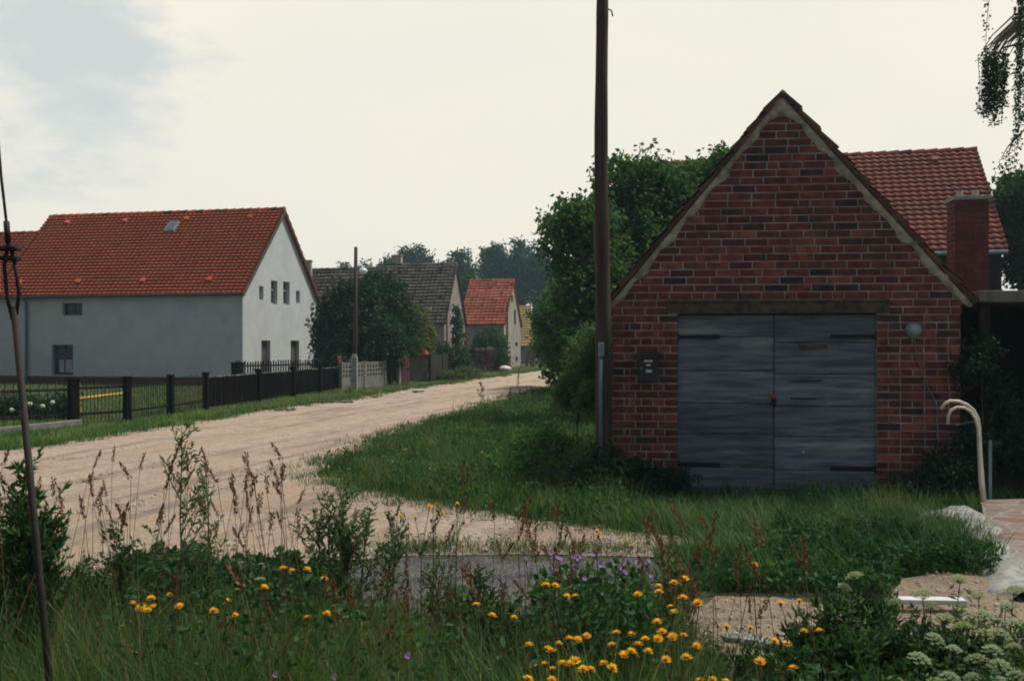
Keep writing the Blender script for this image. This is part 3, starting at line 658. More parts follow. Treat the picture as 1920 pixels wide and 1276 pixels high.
def hinge(x0, x1, y, par):
    a, b = sh(x0, y), sh(x1, y+1); mb = MB(); mb.box(((a[0]+b[0])/2, .028, a[1]), (b[0]-a[0], .012, .042))
    kx = a[0] if x0 < 1400 else b[0]
    mb.tube([(kx, .025, a[1]-.045), (kx, .025, a[1]+.045)], .014, 8)
    for k in range(4): mb.tube([(a[0]+(b[0]-a[0])*(k+.5)/4, .026, a[1]), (a[0]+(b[0]-a[0])*(k+.5)/4, .015, a[1])], .008, 6)
    mb.build('hinge', 'black_iron', par)
hinge(1271, 1350, 631, dl); hinge(1271, 1350, 870, dl); hinge(1558, 1643, 630, dr); hinge(1558, 1643, 878, dr)
# splintered strips on the right leaf
for (x0, x1, y, h, tilt) in ((1484, 1542, 714, .010, .012), (1484, 1532, 747, .012, 0)):
    mb = MB(); a, b = sh(x0, y), sh(x1, y); mb.box(((a[0]+b[0])/2, .034, a[1]), (b[0]-a[0], .012, h), ax=(Vector((1, 0, tilt/ .3)).normalized(), Vector((0, 1, 0)), Vector((-tilt/.3, 0, 1)).normalized())); mb.build('splintered_strip', 'dark_wood', dr)
mb = MB(); a2 = sh(1525, 650); mb.box((a2[0], .0325, a2[1]), (.30, .006, .05)); mb.build('brown_patch', 'steel_rust', dr)
a = sh(1449, 742); mb = MB(); mb.box((a[0], .02, a[1]), (.055, .035, .04)); 
hs = mb.build('hasp', 'red_paint', dl, bevel=.004)
mb = MB(); mb.box((a[0]+.012, .018, a[1]-.075), (.05, .025, .055)); mb.tube([(a[0]-.006, .018, a[1]-.05), (a[0]-.006, .018, a[1]-.025), (a[0]+.012, .018, a[1]-.012), (a[0]+.03, .018, a[1]-.025), (a[0]+.03, .018, a[1]-.05)], .005, 6); mb.build('padlock', 'black_iron', hs, bevel=.003)
# letterbox
def shw(px, py, off=0.0):
    u, z = sh(px, py); return SC+SAx*u-SBx*off+Vector((0, 0, z))
lb_ = thing('letterbox', 'small black metal letterbox with white plates on the brick shed wall', 'letterbox', shw(1215, 716, .06), -SA)
mb = MB(); mb.box((0, -.0, .145), (.225, .11, .27)); b_ = mb.build('body', 'black_paint', lb_, bevel=.008)
mb = MB(); mb.box((0, -.010, .306), (.245, .135, .04)); mb.box((0, -.066, .272), (.235, .014, .045)); mb.build('lid', 'black_paint', lb_, bevel=.006)
for dx, dz, w_, h_ in ((0, .235, .095, .022), (0, .19, .045, .02), (.006, .125, .065, .030)):
    mb = MB(); mb.box((dx, -.058, dz), (w_, .005, h_)); mb.build('plate', 'white_plate', lb_)
mb = MB(); mb.tube([(-.08, -.055, .155), (-.08, -.064, .155)], .012, 10); mb.build('lock', 'zinc', lb_)
# round bulkhead lamp with its cable
lp = thing('wall_lamp', 'round glass bulkhead lamp with hanging cable on the brick wall right of the doors', 'lamp', shw(1712, 618, 0.0), -SA)
def disc(mb, y0, y1, r0, r1, n=24, dome=0.0):
    rings = [(y0, r0), (y1, r1)]+([(y1-dome*math.sin(t), r1*math.cos(t)) for t in (0.5, 0.95, 1.3, 1.5)] if dome else [(y1, 0.001)])
    vs = [(r_*math.cos(2*math.pi*k/n), y_, r_*math.sin(2*math.pi*k/n)) for y_, r_ in rings for k in range(n)]
    mb.add(vs, [(i*n+k, i*n+(k+1) % n, (i+1)*n+(k+1) % n, (i+1)*n+k) for i in range(len(rings)-1) for k in range(n)]+[tuple(range((len(rings)-1)*n, len(rings)*n))], 0, .5)
mb = MB(); disc(mb, -.004, -.045, .085, .08); mb.build('housing', 'zinc', lp, smooth=False)
mb = MB(); disc(mb, -.046, -.058, .066, .064, dome=.05); mb.build('glass_cover', 'lamp_glass', lp, smooth=True)
mb = MB(); mb.tube([(0, -.03, -.08), (.03, -.02, -.28), (.10, -.02, -.50), (.17, -.02, -.66), (.235, -.03, -.80), (.26, -.05, -1.3), (.262, -.05, -1.72)], .006, 6); mb.build('cable', 'cable', lp, smooth=True)

# ------------------------------------------------------------------ open shelter right of the shed, chimney, right house
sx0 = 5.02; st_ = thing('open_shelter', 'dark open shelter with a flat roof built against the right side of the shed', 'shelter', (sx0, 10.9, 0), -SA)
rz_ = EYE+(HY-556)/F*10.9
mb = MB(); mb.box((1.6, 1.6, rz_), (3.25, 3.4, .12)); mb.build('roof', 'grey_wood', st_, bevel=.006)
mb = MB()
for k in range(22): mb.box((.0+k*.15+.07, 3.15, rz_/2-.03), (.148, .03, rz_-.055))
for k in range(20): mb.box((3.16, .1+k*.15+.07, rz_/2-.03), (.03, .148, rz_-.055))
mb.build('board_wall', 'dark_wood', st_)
for x_ in (.06, 3.1):
    mb = MB(); mb.box((x_, .03, rz_/2-.03), (.1, .1, rz_-.06)); mb.build('post', 'dark_wood', st_, bevel=.005)
def chimney_mesh(mb, w_, d_, h, cw=.25):
    mb.box((0, 0, h/2), (w_-.012, d_-.012, h), 0, .5)
    z = 0; r = 0
    while z < h-.02:
        for (ln, other, axis) in ((w_, d_, 0), (d_, w_, 1)):
            p = -ln/2-(r % 2)*cw/2
            while p < ln/2:
                a, b = max(p, -ln/2), min(p+cw-jt, ln/2)
                if b-a > .03:
                    for s_ in (-1, 1):
                        c = ((a+b)/2, s_*(other/2-.0), z+(cp-jt)/2); sz = (b-a, .012, cp-jt)
                        if axis: c = (c[1], c[0], c[2]); sz = (sz[1], sz[0], sz[2])
                        mb.box(c, sz, 1)
                p += cw
        z += cp; r += 1
ch = thing('brick_chimney', 'tall red brick chimney stack with two pots behind the flat shelter roof', 'chimney', ((1814-CX)/F*15.2, 15.2, 0), R(-8))
mb = MB(); H_ = EYE+(HY-378)/F*15.2; chimney_mesh(mb, .46, .44, H_); mb.build('stack', ['clod', 'chimney_brick'], ch)
mb = MB(); mb.box((0, 0, H_+.03), (.53, .5, .06)); mb.build('cap', 'concrete', ch, bevel=.008)
for x_ in (-.11, .11):
    mb = MB(); mb.tube([(x_, 0, H_+.06), (x_, 0, H_+.17)], [.055, .045], 12); mb.build('chimney_pot', 'stone', ch)
eR = at(1895, 463, 28); 
hr = House('red_roofed_house', 'house with a pinkish red tiled roof behind the brick shed and its shelter', (eR.x-.25, 28), 14.5, 8.4, 11, eR.z-.0, 7.65, 'dark_wood', 'pink_tile', 21, .24, front=[(2.2, 2.9, 3.3, 4.0, 'win', 'pale_frame', 'glass', 1), (5.0, 2.9, 6.1, 4.0, 'win', 'pale_frame', 'glass', 1)], res=6, amp=.035, step=.06)  # dark board wall paints in the shade below the eaves
mb = MB(); mb.tube([hr.p(-.1, -.30, hr.zE-.16), hr.p(11.1, -.30, hr.zE-.2)], .06, 8); gt = mb.build('gutter', 'zinc', hr.t)
mb = MB(); mb.tube([hr.p(.5, -.30, hr.zE-.2), hr.p(.5, -.1, hr.zE-.45), hr.p(.5, -.1, .1)], .05, 8); mb.build('downpipe', 'pale_frame', hr.t)
def vent_tile(H, u, f, m):
    mb = MB(); c = H.on_roof(u, f, .05)
    mb.box(c+H.Nn*.05, (.2, .22, .09), ax=(H.A, H.Vv, H.Nn)); mb.box(c+H.Nn*.06-H.Vv*.10, (.15, .05, .05), 0, ax=(H.A, H.Vv, H.Nn)); return mb.build('vent_tile', m, H.roof, bevel=.02)
for u, f in ((1.2, .90), (5.0, .90), (8.5, .90), (1.2, .12)): vent_tile(hr, u, f, 'pink_tile')

# ------------------------------------------------------------------ left white house
HX = (455-CX)/F*40; s8 = .8
hC = (HX, 40)
def gcol(H_c, a, px):    # distance along the receding gable for a pixel column
    a = R(a); k = (px-CX)/F; return (k*H_c[1]-H_c[0])/(math.sin(a)-k*math.cos(a))
def fcol(H_c, a, px):
    a = R(a); k = (px-CX)/F; return (H_c[0]-k*H_c[1])/(math.cos(a)+k*math.sin(a))
def gwin(H_c, a, x0, x1, y0, y1, kind, *rest):
    v0, v1 = gcol(H_c, a, x0), gcol(H_c, a, x1); d = H_c[1]+math.cos(R(a))*(v0+v1)/2
    return (v0, EYE-(y1-HY)*d/F, v1, EYE-(y0-HY)*d/F, kind, *rest)
def fwin(H_c, a, x0, x1, y0, y1, kind, *rest):
    v0, v1 = fcol(H_c, a, x1), fcol(H_c, a, x0); d = H_c[1]+math.sin(R(a))*(v0+v1)/2
    return (v0, EYE-(y1-HY)*d/F, v1, EYE-(y0-HY)*d/F, kind, *rest)
a13 = 13
gw = [gwin(hC, a13, 486, 494, 536, 562, 'win', 'pale_frame', 'glass', 0), gwin(hC, a13, 508, 520, 526, 570, 'win', 'pale_frame', 'glass', 0, True),
      gwin(hC, a13, 531, 543, 528, 571, 'win', 'pale_frame', 'glass', 0, True), gwin(hC, a13, 555, 562, 545, 568, 'win', 'pale_frame', 'glass', 0),
      gwin(hC, a13, 490, 507, 638, 704, 'door', 'frame'), gwin(hC, a13, 545, 561, 638, 700, 'door', 'frame')]
fw_ = [fwin(hC, a13, 117, 154, 568, 591, 'win', 'frame', 'glass', 1), fwin(hC, a13, 97, 137, 646, 703, 'win', 'frame', 'glass', 1, True)]
W13 = 7.05; zE = EYE+(HY-545)/F*40; zRg = EYE+(HY-393)/F*43.6
Lm = 11.3
hw = House('white_house', 'large white rendered house with a long orange red tiled roof beside the road', hC, a13, W13, Lm, zE, zRg-.12, 'white_render', 'red_tile', 26, .22, front=fw_, gable=gw, res=5, amp=.03, step=.075, depth=.2)
u0 = fcol(hC, a13, 117); 
mb = MB(); r_ = fw_[1]; mb.box(hw.p((r_[0]+r_[2])/2-.05, .172, r_[1]+(r_[3]-r_[1])*.3), ((r_[2]-r_[0])*.62, .01, (r_[3]-r_[1])*.42), ax=(hw.A, hw.B, Vector((0, 0, 1)))); mb.build('curtain', 'curtain', hw.t)
mb = MB(); wall_panel(mb, -hw.B*.03-hw.A*.03, hw.A, -hw.B, [(0, 0), (Lm, 0), (Lm, .30), (0, .30)], [], 0); mb.add([hw.p(-.03, -.03, 0), hw.p(-.03, W13+.03, 0), hw.p(-.03, W13+.03, .30), hw.p(-.03, -.03, .30)], [(0, 1, 2, 3)]); mb.add([hw.p(-.03, -.03, .30), hw.p(-.03, W13, .30), hw.p(0, W13, .30), hw.p(0, 0, .30), hw.p(Lm, 0, .30), hw.p(Lm, -.03, .30)], [(0, 1, 2, 3), (0, 3, 4, 5)])
mb.build('plinth', 'plinth', hw.t)
mb = MB(); mb.tube([hw.p(-.12, -.27, zE-.13), hw.p(Lm, -.27, zE-.17)], .06, 8); mb.tube([hw.p(-.12, -.27, zE-.13), hw.p(-.12, -.27, zE-.12)], .065, 8); mb.build('gutter', 'frame', hw.t)
ud = fcol(hC, a13, 52)
mb = MB(); mb.tube([hw.p(ud, -.27, zE-.18), hw.p(ud, -.09, zE-.42), hw.p(ud, -.09, .05)], .055, 8); mb.build('downpipe', 'conduit', hw.t)
mb = MB(); mb.tube([hw.p(-.05, W13+.28, zE-.15), hw.p(-.08, W13+.05, zE-.5), hw.p(-.08, W13-.05, .05)], .045, 8); mb.build('downpipe', 'zinc', hw.t)
# timber bargeboards on the gable
for sgn in (1, -1):
    mb = MB(); Bv = hw.B*sgn; e = (Vector((0, 0, zE)) if sgn == 1 else hw.B*W13+Vector((0, 0, zE))); Vv = (Bv*(W13/2)+Vector((0, 0, zRg-.12-zE))).normalized(); Nn = (Vector((0, 0, W13/2))-Bv*(zRg-.12-zE)).normalized(); Ls = hw.sl
    mb.box(e+Vv*(Ls/2-.13)-hw.A*.135+Nn*.01, (Ls+.27, .025, .15), ax=(Vv, hw.A, Nn)); mb.build('bargeboard', 'plinth' if sgn == -1 else 'frame', hw.t)
# skylight and vents
mb = MB(); us = fcol((hC[0], 42.5), a13, 294)
mb.box(hw.on_roof(us, .80, .09), (.48, .62, .09), ax=(hw.A, hw.Vv, hw.Nn)); skf = mb.build('skylight', 'zinc', hw.roof)
mb = MB(); mb.box(hw.on_roof(us, .80, .145), (.38, .50, .012), ax=(hw.A, hw.Vv, hw.Nn)); mb.build('pane', 'conduit', skf)
for u, f in ((1.3, .91), (4.3, .91), (7.3, .91), (10.2, .91), (1.6, .11), (4.6, .11), (7.6, .11), (10.4, .11)): vent_tile(hw, u, f, 'red_tile')
# lower neighbour joined on the left
zlow = EYE+(HY-436)/F*44
W2 = W13*(zlow-zE)/(zRg-.12-zE)
cB = (hC[0]+hw.A.x*(Lm+.02), hC[1]+hw.A.y*(Lm+.02))
hn = House('white_annex', 'lower white annex with red tiled roof joined to the left end of the white house', cB, a13, W2, 8, zE, zlow, 'white_render', 'red_tile', 21, .22, res=5, amp=.03, step=.075, og=0.0)
vent_tile(hn, 1.6, .72, 'red_tile')
# slim white outbuilding at the very left
hl = House('white_outbuilding', 'white rendered outbuilding cut by the left edge of the view', ((-6-CX)/F*34, 34), -28, 3.0, 4, 3.4, 4.9, 'white_render', 'red_tile', 9, .3, res=4)
mb = MB(); mb.box(hl.p(.45, -.03, 1.0), (.3, .03, 1.4), ax=(hl.A, hl.B, Vector((0, 0, 1)))); mb.build('shutter', 'frame', hl.t)

# ------------------------------------------------------------------ houses down the street
c2 = ((833-CX)/F*56, 56); z2 = EYE+(HY-603)/F*56; r2 = EYE+(HY-499)/F*60
h2 = House('grey_roofed_house', 'grey rendered house with dark weathered tiles and a climber on its gable', c2, 6, 7.6, 3.9, z2, r2, 'grey_render', 'grey_tile', 18, .26, res=4, step=.07, jit=.02, sag=.03, gable=[(2.6, .5, 3.3, 2.6, 'door', 'plinth'), (4.6, 3.3, 5.1, 4.0, 'win', 'frame', 'glass', 0)])
c2b = (c2[0]+h2.A.x*3.92, c2[1]+h2.A.y*3.92)
h2b = House('grey_roofed_barn', 'long dark tiled barn between the white house and the grey gabled house', c2b, 8, 7.0, 9.5, z2-.1, r2-.20, 'grey_render', 'grey_tile', 16, .26, res=4, step=.07, jit=.03, sag=.08, cat='barn')
def small_chimney(H, u, h, w_, mname='brick'):
    mb = MB(); mb.box(H.p(u, H.W/2+.3, H.zR+h/2-.5), (w_, w_*.9, h+1.0), ax=(H.A, H.B, Vector((0, 0, 1)))); mb.box(H.p(u, H.W/2+.3, H.zR+h+.03), (w_+.08, w_*.9+.08, .07), ax=(H.A, H.B, Vector((0, 0, 1)))); mb.build('chimney', mname, H.roof, bevel=.01)
small_chimney(h2, 3.55, .62, .55, 'stone')
mb = MB(); mb.tube([h2.p(2.2, 3.9, r2), h2.p(2.2, 3.9, r2+1.3)], .015, 5); mb.tube([h2.p(2.0, 3.9, r2+1.2), h2.p(2.4, 3.9, r2+1.2)], .01, 5); mb.build('aerial', 'black_iron', h2.roof)
cc_ = at(578, 520, 52); chs = thing('barn_chimney', 'pale square chimney showing just right of the white house gable', 'chimney', (cc_.x, 52, 0), 0)
mb = MB(); top_ = EYE+(HY-490)/F*52; mb.box((0, 0, top_/2), (.34, .34, top_)); mb.box((0, 0, top_+.03), (.42, .42, .07)); mb.build('stack', 'stone', chs, bevel=.01)
c3 = ((945-CX)/F*68, 68); z3 = EYE+(HY-606)/F*68; r3 = EYE+(HY-528)/F*72
h3 = House('orange_roofed_house', 'small house with patchy orange tiles and a pale gable down the street', c3, 8.5, 8.0, 2.95, z3, r3, 'beige_render', 'patch_tile', 15, .3, res=4, jit=.02,
    gable=[gwin(c3, 8.5, 963.5, 967.5, 581, 609, 'win', 'pale_frame', 'glass', 1), gwin(c3, 8.5, 958.5, 962, 553, 566, 'win', 'frame', 'glass', 0), gwin(c3, 8.5, 966, 970, 641, 649, 'win', 'frame', 'glass', 0), gwin(c3, 8.5, 967, 971, 668, 678, 'win', 'frame', 'glass', 0)], front=[(.8, .6, 1.5, 1.9, 'win', 'frame', 'glass', 0)])
mb = MB(); mb.tube([h3.p(-.08, .9, r3-1.6), h3.p(-.08, .9, 0)], .06, 6); mb.build('downpipe', 'frame', h3.t)
c4 = ((997-CX)/F*84, 84)
h4 = House('yellow_roofed_barn', 'low barn with a yellow ochre tiled roof at the end of the street', c4, -2, 8, 1.6, EYE+(HY-648)/F*84+.05, EYE+(HY-577)/F*88, 'grey_render', 'yellow_tile', 14, .3, res=4, cat='barn')
# street fence and gate beyond
fb = thing('street_fence', 'pale fence panels and green gate at the far end of the street', 'fence', (1.0, 76, 0), 0)
x_ = .0
mb = MB()
for i, (a_, b_, m_) in enumerate(((985, 990, 'grey_wood'), (994, 1002, 'grey_wood'), (1010, 1019, 'concrete'), (1020, 1032, 'pale_frame'))):
    p0, p1 = at(a_, 690, 74-i*.3), at(b_, 660, 74-i*.3)
    mb = MB(); mb.box(((p0.x+p1.x)/2-1.0, p0.y-76, .55), (p1.x-p0.x, .05, 1.1)); mb.build('panel', m_, fb)
mb = MB(); p0 = at(1032, 690, 72.5); 
for k in range(14): mb.box((p0.x-1.0+k*.1, -3.5, .5), (.085, .03, .85))
mb.build('gate', 'conduit', fb)

# ------------------------------------------------------------------ poles
pole = thing('utility_pole', 'tall dark wooden utility pole standing at the left corner of the brick shed', 'pole', ((1131-CX)/F*10.98, 10.98, 0))
mb = MB(); pts = []; rr = []
for k in range(34):
    z = k*.24-.1; pts.append((.012*math.sin(z*1.3)+(-.012*z/4), .008*math.sin(z*.9), z)); rr.append(.100-.0070*z+.0022*math.sin(z*5.1)+random.uniform(-.001, .001))
rr = [max(.058, r_) for r_ in rr]; mb.tube(pts, rr, 18)
mb.build('post', 'pole_wood', pole, smooth=True)
mb = MB(); zt = EYE+(HY-668)/F*10.9; mb.tube([(-.035, -.105, -.05), (-.035, -.103, zt)], .021, 10); cdt = mb.build('conduit', 'conduit', pole, smooth=True)
mb = MB(); mb.box((-.03, -.108, zt+.075), (.058, .05, .15)); mb.build('junction_box', 'zinc', pole, bevel=.006)
mb = MB(); zp = EYE+(HY-18)/F*10.9; mb.tube([(.04, -.02, zp+.03), (.085, -.04, zp), (.10, -.04, zp-.06)], .008, 6); mb.build('hook', 'steel_rust', pole)
# guy wire with turnbuckle, close on the left
gy = thing('guy_wire', 'dark guy rod with turnbuckle slanting down at the left edge close to the viewer', 'guy wire', (0, 0, 0))
D = 3.1
gtop = at(-80, -500, D); ga = at(2, 330, D); gb_ = at(13, 425, D); gc = at(26, 575, D); gdn = at(93, 1276, D); gbt = gc+(gdn-gc)*1.62
gy.location = (gbt.x, gbt.y, 0); off = Vector((gbt.x, gbt.y, 0)); q_ = lambda v: v-off
mb = MB(); mb.tube([q_(gtop), q_(at(-12, 160, D)), q_(ga), q_(gb_)], .0045, 8); mb.build('wire', 'steel_rust', gy, smooth=True)
mb = MB(); mb.tube([q_(gc), q_(gdn), q_(gbt)], [.0105, .0115, .0125], 10); mb.build('rod', 'black_iron', gy, smooth=True)
mb = MB()
mb.tube([q_(at(12, 415, D)), q_(at(15, 455, D))], .009, 10)
mb.tube([q_(at(15, 455, D)), q_(at(8, 500, D)), q_(at(14, 560, D)), q_(at(24, 600, D))], .006, 8)
mb.tube([q_(at(19, 455, D)), q_(at(32, 520, D)), q_(at(36, 550, D)), q_(at(29, 600, D))], .006, 8)
mb.build('turnbuckle', 'black_iron', gy, smooth=True)
for yy in (466, 484):
    mb = MB(); c = q_(at(19, yy, D)); mb.box(c, (.056, .03, .016)); mb.tube([c+Vector((-.02, -.02, 0)), c+Vector((-.02, .022, 0))], .008, 6); mb.tube([c+Vector((.02, -.02, 0)), c+Vector((.02, .022, 0))], .008, 6); mb.build('clamp', 'black_iron', gy, bevel=.003)
# street lamp pole on a concrete stub
d_ = 34.6; sl_t = thing('street_lamp', 'thin wooden lamp pole on a pale concrete stub beside the garden fence', 'street lamp', ((664-CX)/F*d_, d_, 0))
mb = MB(); mb.box((0, 0, .6), (.22, .18, 1.2)); mb.box((0, 0, 1.24), (.15, .12, .08)); mb.build('concrete_foot', 'concrete', sl_t, bevel=.02)
mb = MB(); zt = EYE+(HY-463)/F*(d_+.2); mb.tube([(0, .19, .3), (0.01, .19, 2.5), (.03, .19, zt)], [.085, .075, .06], 10); pw = mb.build('post', 'pole_wood', sl_t, smooth=True)
zl = EYE+(HY-508)/F*d_
mb = MB(); mb.tube([(.02, .12, zl+.12), (.15, .05, zl+.16), (.24, 0, zl+.1)], .014, 6); mb.build('bracket', 'zinc', sl_t)
mb = MB()
prof = [(.0, .12), (.10, .09), (.15, .02), (.15, -.02), (.10, -.09), (.0, -.11)]; n = 14
vs = [(.30+r_*math.cos(2*math.pi*k/n), 0+r_*math.sin(2*math.pi*k/n), zl+z_) for r_, z_ in prof for k in range(n)]
mb.add(vs, [(i*n+k, i*n+(k+1) % n, (i+1)*n+(k+1) % n, (i+1)*n+k) for i in range(len(prof)-1) for k in range(n)], 0, .5); mb.build('lamp_head', 'street_light', sl_t, smooth=True)

# ------------------------------------------------------------------ garden fences on the left
def line_fence(name, label, P0, P1, h, sp, bar, posts, mbar, mpost, rails=(.2, .85), barw=(.02, .02), group=None, z0=.05, postw=.16, cat='fence', rail_m=None, posth=None, gaps=0):
    a, b = Vector((*P0, 0)), Vector((*P1, 0)); L = (b-a).length; dr_ = (b-a)/L; rz = math.atan2(dr_.y, dr_.x)
    t = thing(name, label, cat, a, rz, group)
    n = int(L/sp); mb = MB()
    for k in range(n):
        hh = h*random.uniform(.97, 1.03)
        mb.box(((k+.5)*sp, random.uniform(-.004, .004), z0+hh/2), (barw[0], barw[1], hh))
    mb.build('pickets', mbar, t)
    for r_ in rails:
        mb = MB(); mb.box((L/2, .03, h*r_+z0), (L, .035, .05)); mb.build('rail', rail_m or mbar, t)
    for p in posts:
        mb = MB(); ph = (posth or h+.1); mb.box((p*L, 0, ph/2), (postw, postw, ph)); mb.box((p*L, 0, ph+.02), (postw*1.15, postw*1.15, .05)); mb.build('post', mpost, t, bevel=.015)
    return t
f0, f1, f2, f3, f4, f5 = g(-140, 812), g(145, 796), g(240, 789), g(387, 767), g(490, 748), g(640, 729)
line_fence('iron_fence', 'dark wire panel fence at the left edge behind flowers and a grey kerb', f0, f1, .78, .16, 0, (0.97,), 'black_iron', 'fence_wood', barw=(.012, .012), postw=.18, posth=.9)
line_fence('iron_fence', 'short iron bar fence panel with the yellow rail showing behind it', f1, f2, .80, .085, 0, (.985,), 'black_iron', 'fence_wood', barw=(.012, .012), postw=.14, posth=.9)
line_fence('iron_fence', 'long iron bar fence panel before the green lawn, ending at a thick post', f2, f3, .80, .085, 0, (.5, .99), 'black_iron', 'fence_wood', barw=(.012, .012), postw=.13, posth=.88)
line_fence('wooden_fence', 'dark wooden picket fence with a pale top rail running to the lamp pole', f3, f5, .74, .115, 0, (.3, .55, .78), 'fence_wood', 'fence_wood', barw=(.07, .02), postw=.16, rails=(.3, .99), posth=.88, rail_m='dark_concrete')
line_fence('picket_fence', 'taller dark picket fence in front of the white house gable', at(442, 730, 33.5).xy, at(600, 730, 36.5).xy, 1.0, .11, 0, (.02,), 'fence_wood', 'fence_wood', barw=(.05, .02), postw=.3, posth=.98)
# kerb left
a, b = Vector((*g(-40, 818), 0)), Vector((*g(150, 797), 0)); k0 = tag(MB().build('tmp', 'concrete'), 'x') if False else None
mb = MB(); dr_ = (b-a).normalized(); mb.box(((a+b)/2)+Vector((0, 0, .06)), ((b-a).length, .12, .12), rz=math.atan2(dr_.y, dr_.x)); tag(mb.build('concrete_kerb', 'dark_concrete', bevel=.01), 'low grey concrete kerb below the fence at the left edge', 'kerb')
# yellow rail
yr = thing('yellow_rail', 'thin yellow rail on legs in the garden behind the iron fence', 'rail', (*g(243, 772), 0))
y0, y1 = at(150, 747, 22.8), at(243, 736, 23.6); yo = Vector(yr.location)
mb = MB(); mb.tube([Vector((y0.x, 22.8, y0.z))-yo, y1-yo], .035, 8); mb.build('bar', 'yellow_paint', yr)
for q in (y0, y1):
    mb = MB(); mb.tube([q-yo, Vector((q.x, q.y, 0))-yo], .03, 8); mb.build('leg', 'yellow_paint', yr)
mb = MB(); a_ = at(8, 737, 22); b_ = at(45, 732, 22); tg = thing('yellow_bar', 'short yellow bar low in the garden at the left edge', 'rail', (a_.x, a_.y, 0))
mb.tube([a_-Vector((a_.x, a_.y, 0)), b_-Vector((a_.x, a_.y, 0))], .03, 8); mb.build('bar', 'yellow_paint', tg)
for q in (a_, b_):
    mb = MB(); mb.tube([q-Vector((a_.x, a_.y, 0)), Vector((q.x, q.y, 0))-Vector((a_.x, a_.y, 0))], .025, 6); mb.build('leg', 'yellow_paint', tg)
# concrete lattice fence
lf = thing('lattice_fence', 'grey concrete fence with rows of round openings right of the lamp pole', 'fence', (*g(641, 731), 0))
p0, p1 = Vector((*g(641, 731), 0)), Vector((*g(722, 723), 0)); L = (p1-p0).length; lf.rotation_euler = (0, 0, math.atan2((p1-p0).y, (p1-p0).x))
holes = []; 
nx_ = int(L/.26)
for rr_ in (.48, .64, .80):
    for k in range(nx_): holes.append((k*.26+.06, rr_-.045, k*.26+.20, rr_+.055))
mb = MB(); wall_panel(mb, (0, 0, 0), (1, 0, 0), (0, -1, 0), [(0, 0), (L, 0), (L, .92), (0, .92)], holes, .06); wall_panel(mb, (0, .06, 0), (1, 0, 0), (0, 1, 0), [(0, 0), (L, 0), (L, .92), (0, .92)], holes, .0)
mb.box((L/2, .03, .94), (L, .08, .04)); mb.build('panel', 'dark_concrete', lf)
for p in (0.0, L*.5, L):
    mb = MB(); mb.box((p, .03, .5), (.12, .12, 1.0)); mb.build('post', 'dark_concrete', lf, bevel=.01)
# gate posts, shelter with orange roof
gp1 = Vector((*g(732, 721), 0)); t = thing('garden_gate', 'narrow dark wooden gate between the lattice fence and the grey bin shelter', 'gate', gp1, R(60))
for x_, m_, h_ in ((0, 'dark_wood', 1.25), (.55, 'concrete', 1.35)):
    mb = MB(); mb.box((x_, 0, h_/2), (.14, .14, h_)); mb.build('post', m_, t, bevel=.01)
mb = MB()
for k in range(5): mb.box((.62+k*.15, .02, .6), (.13, .04, 1.2))
mb.build('leaf', 'plinth', t)
s0 = Vector((*g(776, 714), 0)); bs = thing('bin_shelter', 'low grey rendered shelter with an orange tiled top beside the road', 'shelter', s0, R(18))
mb = MB(); mb.box((0, .5, .58), (1.25, .9, 1.16)); mb.build('wall', 'beige_render', bs, bevel=.01)
mb = MB(); tx = (Vector((1, 0, 0)), Vector((0, 1, .36)).normalized(), Vector((0, -.36, 1)).normalized()); mb.box((0, .5, 1.33), (1.4, 1.15, .05), ax=tx)
for k in range(7): mb.box(Vector((-.6+k*.2, .5, 1.33))+tx[2]*.042, (.17, 1.12, .03), ax=tx)
mb.build('roof', 'patch_tile', bs, bevel=.01)
mb = MB(); mb.box((-.85, .4, .62), (.4, .8, 1.24)); mb.build('side_screen', 'dark_wood', bs)
line_fence('wooden_fence', 'dark upright board fence just beyond the grey bin shelter', at(806, 708, 44).xy, at(850, 700, 50).xy, 1.1, .14, 0, (0, .5, 1), 'dark_wood', 'dark_wood', barw=(.12, .02), postw=.12, posth=1.15)
for i, (px, nm) in enumerate(((894.5, 'leftmost of the three rounded brick gate pillars in front of the orange roofed house'), (904.8, 'middle one of the three rounded brick gate pillars in front of the orange roofed house'), (919, 'rightmost and widest of the three rounded brick gate pillars beside the road'))):
    p_ = at(px, 690, 58+i); t = thing('gate_pillar', nm, 'pillar', (p_.x, p_.y, 0), R(10), 'brick gate pillars down the street')
    hh = 1.28; w_ = .21 if i < 2 else .38; mb = MB(); chimney_mesh(mb, w_, w_, hh); mb.build('shaft', ['mortar', 'brick'], t)
    mb = MB(); mb.box((0, 0, hh+.03), (w_+.06, w_+.06, .05)); n = 8; pts_ = []
    for k in range(n+1):
        a_ = math.pi*k/n; pts_.append((w_*.5*math.cos(a_), w_*.42*math.sin(a_)))
    mb.add([(x, -w_/2, hh+.05+z) for x, z in pts_]+[(x, w_/2, hh+.05+z) for x, z in pts_], [tuple(range(n+1))[::-1], tuple(range(n+1, 2*n+2))]+[(k, k+1, n+2+k, n+1+k) for k in range(n)], 0, .5); mb.build('cap', 'concrete', t)
def lump(mb, c, r, sq=(1, 1, .6), mi=0, n=7, m=10, rough=.18):
    c = Vector(c); vs = []; ph = random.random()*6
    for i in range(n+1):
        th = math.pi*i/n
        for k in range(m):
            f_ = 2*math.pi*k/m; rr_ = r*(1+rough*(math.sin(3*f_+ph+th*2)*.5+random.uniform(-.5, .5)))
            vs.append(c+Vector((rr_*math.sin(th)*math.cos(f_)*sq[0], rr_*math.sin(th)*math.sin(f_)*sq[1], rr_*math.cos(th)*sq[2])))
    mb.add(vs, [(i*m+k, (i+1)*m+k, (i+1)*m+(k+1) % m, i*m+(k+1) % m) for i in range(n) for k in range(m)], mi, .5)
